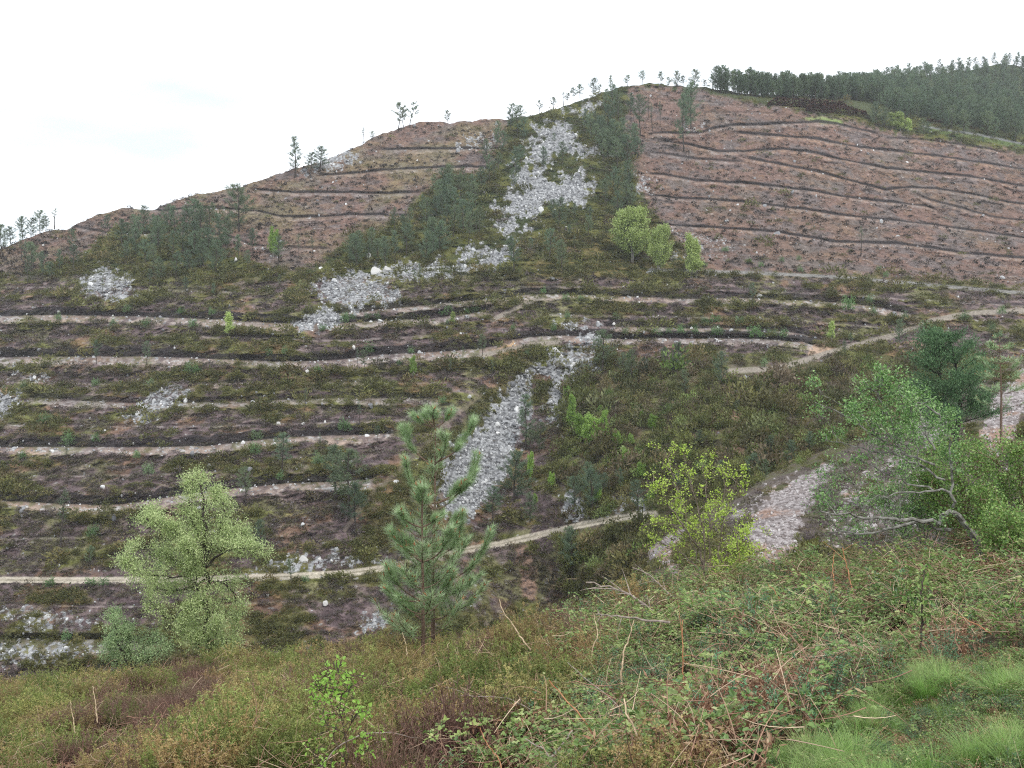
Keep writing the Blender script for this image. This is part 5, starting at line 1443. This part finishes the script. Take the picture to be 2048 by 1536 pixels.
M_CANE = foliage_mat("reddish_canes", [(0, (.12, .06, .045)), (.5, (.34, .19, .13)), (1, (.60, .46, .32))], None, 0, 0, .7, .15)

def two_mat(name, b1, m1, b2, m2):
    import bmesh
    a_, c_ = b1.mesh(name + "_a", m1), b2.mesh(name + "_b", m2)
    return joined([("a", a_), ("b", c_)])

def gorse(seed, n=52, h=.62, rad=.48):
    r = np.random.default_rng(seed); b = MB()
    for i in range(n):
        az = r.uniform(0, 6.28); rr = rad * r.random() ** .5
        p0 = np.array([rr * .5 * cos(az), rr * .5 * sin(az), -.1]); hh = h * r.uniform(.5, 1.15) * (1 - .35 * (rr / rad) ** 2)
        p2 = np.array([rr * cos(az) + r.normal() * .06, rr * sin(az) + r.normal() * .06, hh])
        q = bez(p0, (p0 + p2) / 2 + r.normal(size=3) * .05, p2, 6)
        b.tube(q, np.linspace(.005, .0015, 6), 3, .05)
        for _ in range(6):
            k = r.uniform(.35, .98); c = np.array([np.interp(k * 5, np.arange(6), q[:, a_]) for a_ in range(3)])
            e = c + unit(r.normal(size=3) * .6 + [0, 0, .7]) * r.uniform(.05, .17)
            m = 15; kk = r.random((m, 1)); B = c * (1 - kk) + e * kk
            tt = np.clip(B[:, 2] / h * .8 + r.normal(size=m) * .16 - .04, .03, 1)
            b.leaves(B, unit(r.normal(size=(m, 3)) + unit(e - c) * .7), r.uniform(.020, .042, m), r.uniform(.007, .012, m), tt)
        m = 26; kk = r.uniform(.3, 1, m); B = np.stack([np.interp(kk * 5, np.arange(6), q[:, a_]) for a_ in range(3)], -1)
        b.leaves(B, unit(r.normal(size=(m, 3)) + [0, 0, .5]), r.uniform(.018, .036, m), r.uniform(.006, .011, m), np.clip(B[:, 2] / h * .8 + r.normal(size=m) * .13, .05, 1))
    return b.mesh("gorse", M_GORSE)

def heather_n(seed):
    r = np.random.default_rng(seed); b = MB()
    for i in range(110):
        az = r.uniform(0, 6.28); rr = .45 * r.random() ** .5
        p0 = np.array([rr * .35 * cos(az), rr * .35 * sin(az), -.1]); p2 = np.array([rr * cos(az), rr * sin(az), r.uniform(.3, .62)])
        q = bez(p0, (p0 + p2) / 2 + r.normal(size=3) * .04, p2, 4); b.tube(q, [.004, .003, .0025, .0015], 3, r.random())
        m = 10; kk = r.uniform(.4, 1, m); B = np.stack([np.interp(kk * 3, np.arange(4), q[:, a_]) for a_ in range(3)], -1)
        b.leaves(B, unit(r.normal(size=(m, 3)) * .6 + [0, 0, .8]), r.uniform(.03, .07, m), .008, r.random(m))
    return b.mesh("heather", M_HEATHER_N)

def bramble(seed, nl=210, canes=10, L=.040, W=.030, mat=None, h=.5):
    r = np.random.default_rng(seed); b = MB(); cn = MB()
    for i in range(canes):
        az = r.uniform(0, 6.28); ln = r.uniform(.4, .85)
        d = np.array([cos(az), sin(az), 0])
        q = bez([0, 0, -.1], d * ln * .35 + [0, 0, h * r.uniform(1.0, 1.7)], d * ln + [0, 0, r.uniform(.05, .4)], 9)
        cn.tube(q, np.linspace(.0038, .0016, 9), 4, r.random())
        for j in range(int(nl / canes)):
            k = r.uniform(.15, 1); c = np.array([np.interp(k * 8, np.arange(9), q[:, a_]) for a_ in range(3)])
            out_ = unit(r.normal(size=3) * [1, 1, .3] + [0, 0, .25]); c2 = c + out_ * r.uniform(.03, .09)
            side = unit(np.cross(out_, [0, 0, 1])); dirs = np.array([out_, unit(out_ * .35 + side), unit(out_ * .35 - side)])
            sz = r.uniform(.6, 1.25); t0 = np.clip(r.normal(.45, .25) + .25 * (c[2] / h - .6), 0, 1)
            nr_ = np.tile(unit(r.normal(size=3) * .35 + [0, -.1, 1]), (3, 1))
            b.leaves(np.tile(c2, (3, 1)), dirs + r.normal(size=(3, 3)) * .12, L * sz * np.array([1.15, .9, .9]), W * sz, np.clip(t0 + r.normal(size=3) * .06, 0, 1), nr_, 'ovate')
    return two_mat("bramble", b, mat or M_BRAMBLE, cn, M_CANE)

def spray(seed):
    r = np.random.default_rng(seed); b = MB(); cn = MB()
    for i in range(16):
        az = r.uniform(0, 6.28); rr = r.uniform(.05, .4); hh = r.uniform(.25, .6)
        p2 = np.array([rr * cos(az), rr * sin(az), hh]); q = bez([0, 0, -.1], p2 * .5 + r.normal(size=3) * .04, p2, 6); cn.tube(q, np.linspace(.004, .002, 6), 3, .2)
        m = 20; kk = r.uniform(.5, 1.02, m); B = np.stack([np.interp(kk * 5, np.arange(6), q[:, a_]) for a_ in range(3)], -1)
        b.leaves(B, unit(r.normal(size=(m, 3)) * [1, 1, .5] + unit(p2) * .5), r.uniform(.028, .048, m), r.uniform(.010, .015, m), np.clip(r.normal(.5, .25, m), 0, 1), None, 'ovate')
    return two_mat("leaf_spray", b, M_BLUEGRN, cn, M_CANE)

def bracken(seed):
    r = np.random.default_rng(seed); b = MB()
    for i in range(24):
        az = r.uniform(0, 6.28); ln = r.uniform(.2, .7); d = np.array([cos(az), sin(az), 0])
        q = bez([r.normal() * .15, r.normal() * .15, 0], d * ln * .5 + [0, 0, r.uniform(.15, .6)], d * ln + [0, 0, r.uniform(0, .35)], 6); b.tube(q, np.linspace(.005, .002, 6), 3, r.random())
        m = 16; kk = r.uniform(.3, 1, m); B = np.stack([np.interp(kk * 5, np.arange(6), q[:, a_]) for a_ in range(3)], -1)
        b.leaves(B, unit(r.normal(size=(m, 3))), r.uniform(.03, .09, m), r.uniform(.008, .022, m), r.random(m))
    return b.mesh("bracken", M_BRACKEN)

def grass(seed, n=150, h=.2, rad=.16, lean=.5):
    r = np.random.default_rng(seed); V = []; Fq = []; tt = []; c = 0
    ldir = r.normal(size=2)
    for i in range(n):
        az = r.uniform(0, 6.28); rr = rad * r.random() ** .5; p0 = np.array([rr * cos(az), rr * sin(az), -.02])
        d = unit(np.array([cos(az), sin(az), 0]) * rr / rad + r.normal(size=3) * [.5, .5, 0] + [ldir[0] * .3, ldir[1] * .3, 0]); hh = h * r.uniform(.5, 1.2)
        p2 = p0 + d * hh * lean * r.uniform(.4, 1.6) + [0, 0, hh]; q = bez(p0, p0 + [0, 0, hh * .7], p2, 4)
        sd = unit(np.cross(d, [0, 0, 1])) * .0028
        w_ = [1, .9, .6, .1]
        for k in range(4): V += [q[k] - sd * w_[k], q[k] + sd * w_[k]]
        for k in range(3): Fq.append([c + 2 * k, c + 2 * k + 1, c + 2 * k + 3, c + 2 * k + 2]); tt.append(np.clip(r.normal(.45, .22), 0, 1) if k < 1 else tt[-1])
        c += 8
    return mesh_from("grass", np.array(V), np.array(Fq), np.array(tt), False, M_GRASS)

def litter(seed):
    r = np.random.default_rng(seed); b = MB()
    for i in range(12):
        a0 = r.normal(size=3) * [.3, .3, .05] + [0, 0, .25]; d = unit(r.normal(size=3) * [1, 1, .7] + [0, 0, .3]); ln = r.uniform(.15, .55)
        b.tube(bez(a0, a0 + d * ln * .5 + r.normal(size=3) * .04, a0 + d * ln, 5), np.linspace(.0036, .0015, 5), 4, r.random() ** .6)
    return b.mesh("dead_twigs", M_CANE)

pc_g = proto_col("gorse_clump", [gorse(i) for i in range(5)])
pc_h = proto_col("heather_clump", [heather_n(i) for i in range(3)])
pc_b = proto_col("bramble_clump", [bramble(i) for i in range(5)])
pc_s = proto_col("leaf_spray", [spray(i) for i in range(4)])
pc_r = proto_col("bracken_clump", [bracken(i) for i in range(3)])
pc_gr = proto_col("grass_tuft", [grass(i) for i in range(4)] + [grass(9, 200, .42, .10, .9), grass(10, 220, .36, .11, .8)])
pc_l = proto_col("dead_twigs", [litter(i) for i in range(4)])

def sample_fg(n, x0=-40, x1=22, y0=4.0, y1=44):
    Xw = RNG.uniform(x0, x1, n); Yw = RNG.uniform(y0, y1, n)
    px = 1024 + F * Xw / Yw
    yc = np.interp(px, GX, GCY); dc = np.interp(px, GX, GCD); db = np.interp(px, GX, GBD)
    py = yc + (1 / Yw - 1 / dc) / (1 / db - 1 / dc) * (1536 - yc)
    ok = (Yw > .80 * db) & (px > -700) & (px < 2800) & (py > yc - 1) & (py < 2500)
    px, py = px[ok], py[ok]
    return px, py, on_fg(px, py)

px, py, pw = sample_fg(30000)
mx_, my_ = proj(pw + [0, 0, .3])
gr_in = (pmask(px, py - 22, GRASS, 25) > .45) 
nz = fbm(pw[:, 0], pw[:, 1], pw[:, 0] * 0, 1 / 2.2, 3, 77); nz2 = fbm(pw[:, 0], pw[:, 1], pw[:, 0] * 0, 1 / 1.2, 2, 78)
rgt = sstep(mx_ + (nz - .5) * 700 + (my_ - 1300) * .25, 980, 1330)
r_ = RNG.random(len(px))
heat = (pmask(mx_, my_, [(150, 1340), (330, 1310), (450, 1345), (440, 1430), (300, 1475), (170, 1440)], 15) + pmask(mx_, my_, [(605, 1280), (710, 1275), (740, 1340), (630, 1365)], 12)
        + pmask(mx_, my_, [(820, 1450), (960, 1440), (1000, 1540), (820, 1560)], 25) * .7) > .5
heat &= (nz2 + RNG.normal(size=len(px)) * .09) > .47
heat |= (nz2 > .70) & (rgt < .5) & (RNG.random(len(px)) < .6)
brk = (pmask(px, py, [(1500, 1400), (1600, 1380), (1720, 1395), (1700, 1440), (1600, 1490), (1500, 1480)], 15) + pmask(mx_, my_, [(1840, 1040), (1990, 1050), (2048, 1110), (2000, 1150), (1880, 1120)], 15)
       + pmask(mx_, my_, [(1850, 1230), (1990, 1230), (2000, 1290), (1880, 1290)], 12)) > .5
dens_near = np.clip(1.0, 0, 1)
isbr = (r_ < rgt) & ~gr_in & ~heat
isg = ~isbr & ~gr_in & ~heat
clear = (np.abs(px - 690) < 130) & (pw[:, 1] < 10.5)      # the lime sapling stands free
isg &= ~clear | (RNG.random(len(px)) < .15)
hfield = .72 + .5 * sstep(fbm(pw[:, 0], pw[:, 1], pw[:, 0] * 0, 1 / 1.7, 3, 97), .34, .68)
def put(name, pc, m, s0, s1, k, label, thin=1.0, tilt=.12):
    m = m & (RNG.random(len(m)) < thin)
    n = m.sum()
    scatter(name, pc, pw[m], rand_eul(n, tilt), RNG.uniform(s0, s1, n) * hfield[m], RNG.integers(0, k, n), label)
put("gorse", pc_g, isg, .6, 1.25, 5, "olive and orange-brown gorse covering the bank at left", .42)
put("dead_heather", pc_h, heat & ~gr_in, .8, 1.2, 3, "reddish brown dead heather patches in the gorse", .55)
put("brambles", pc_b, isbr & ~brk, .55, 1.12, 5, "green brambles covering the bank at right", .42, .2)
put("straw_stalks", pc_r, isg & (nz < .52), .5, 1.0, 3, "tan dead stalks and straw between the gorse", .36, .2)
put("leafy_ground_cover", pc_s, (isbr & (nz2 > .40)) | (isg & (rgt > .12) & (nz2 > .5)), .6, 1.1, 4, "bluish green leaf sprays growing through the brambles", .30, .2)
put("dead_bracken", pc_r, (brk & ~gr_in) | (isbr & (nz2 < .43)), .6, 1.1, 3, "rusty dead bracken and straw in the brambles", .40, .2)
put("dead_twigs", pc_l, ~gr_in, .7, 1.2, 4, "thin dead twigs tangled through the scrub", .55, .3)
# grass needs its own, denser points close to the camera
px, py, pw = sample_fg(90000, 0, 12, 3.5, 15)
gr_in = pmask(px, py - 22, GRASS, 30, 0) > RNG.random(len(px))
idx = RNG.integers(0, 4, len(px)); tall_ = (fbm(pw[:, 0], pw[:, 1], pw[:, 0] * 0, 1 / .7, 2, 79) > .58) & (RNG.random(len(px)) < .35); idx[tall_] = RNG.integers(4, 6, tall_.sum())
m = gr_in & (RNG.random(len(px)) < .62) & (fbm(pw[:, 0], pw[:, 1], pw[:, 0] * 0, 1 / .35, 2, 80) > .33)
scatter("grass", pc_gr, pw[m], rand_eul(m.sum(), .15), RNG.uniform(.16, .62, m.sum()) * np.where(idx[m] > 3, 1.0, .8), idx[m], "bright green grass at the lower right corner")
m = gr_in & (RNG.random(len(px)) < .12)
scatter("grass_weeds", pc_s, pw[m], rand_eul(m.sum(), .25), RNG.uniform(.15, .32, m.sum()), RNG.integers(0, 4, m.sum()), "small leafy weeds between the grass blades")
m = gr_in & (RNG.random(len(px)) < .06)
scatter("grass_litter", pc_r, pw[m], rand_eul(m.sum(), .3), RNG.uniform(.15, .35, m.sum()), RNG.integers(0, 3, m.sum()), "brown dead leaves and straw lying in the grass")
m = gr_in & (RNG.random(len(px)) < .06)
scatter("grass_creepers", pc_b, pw[m], rand_eul(m.sum(), .3), RNG.uniform(.18, .35, m.sum()), RNG.integers(0, 5, m.sum()), "low bramble shoots creeping into the grass")
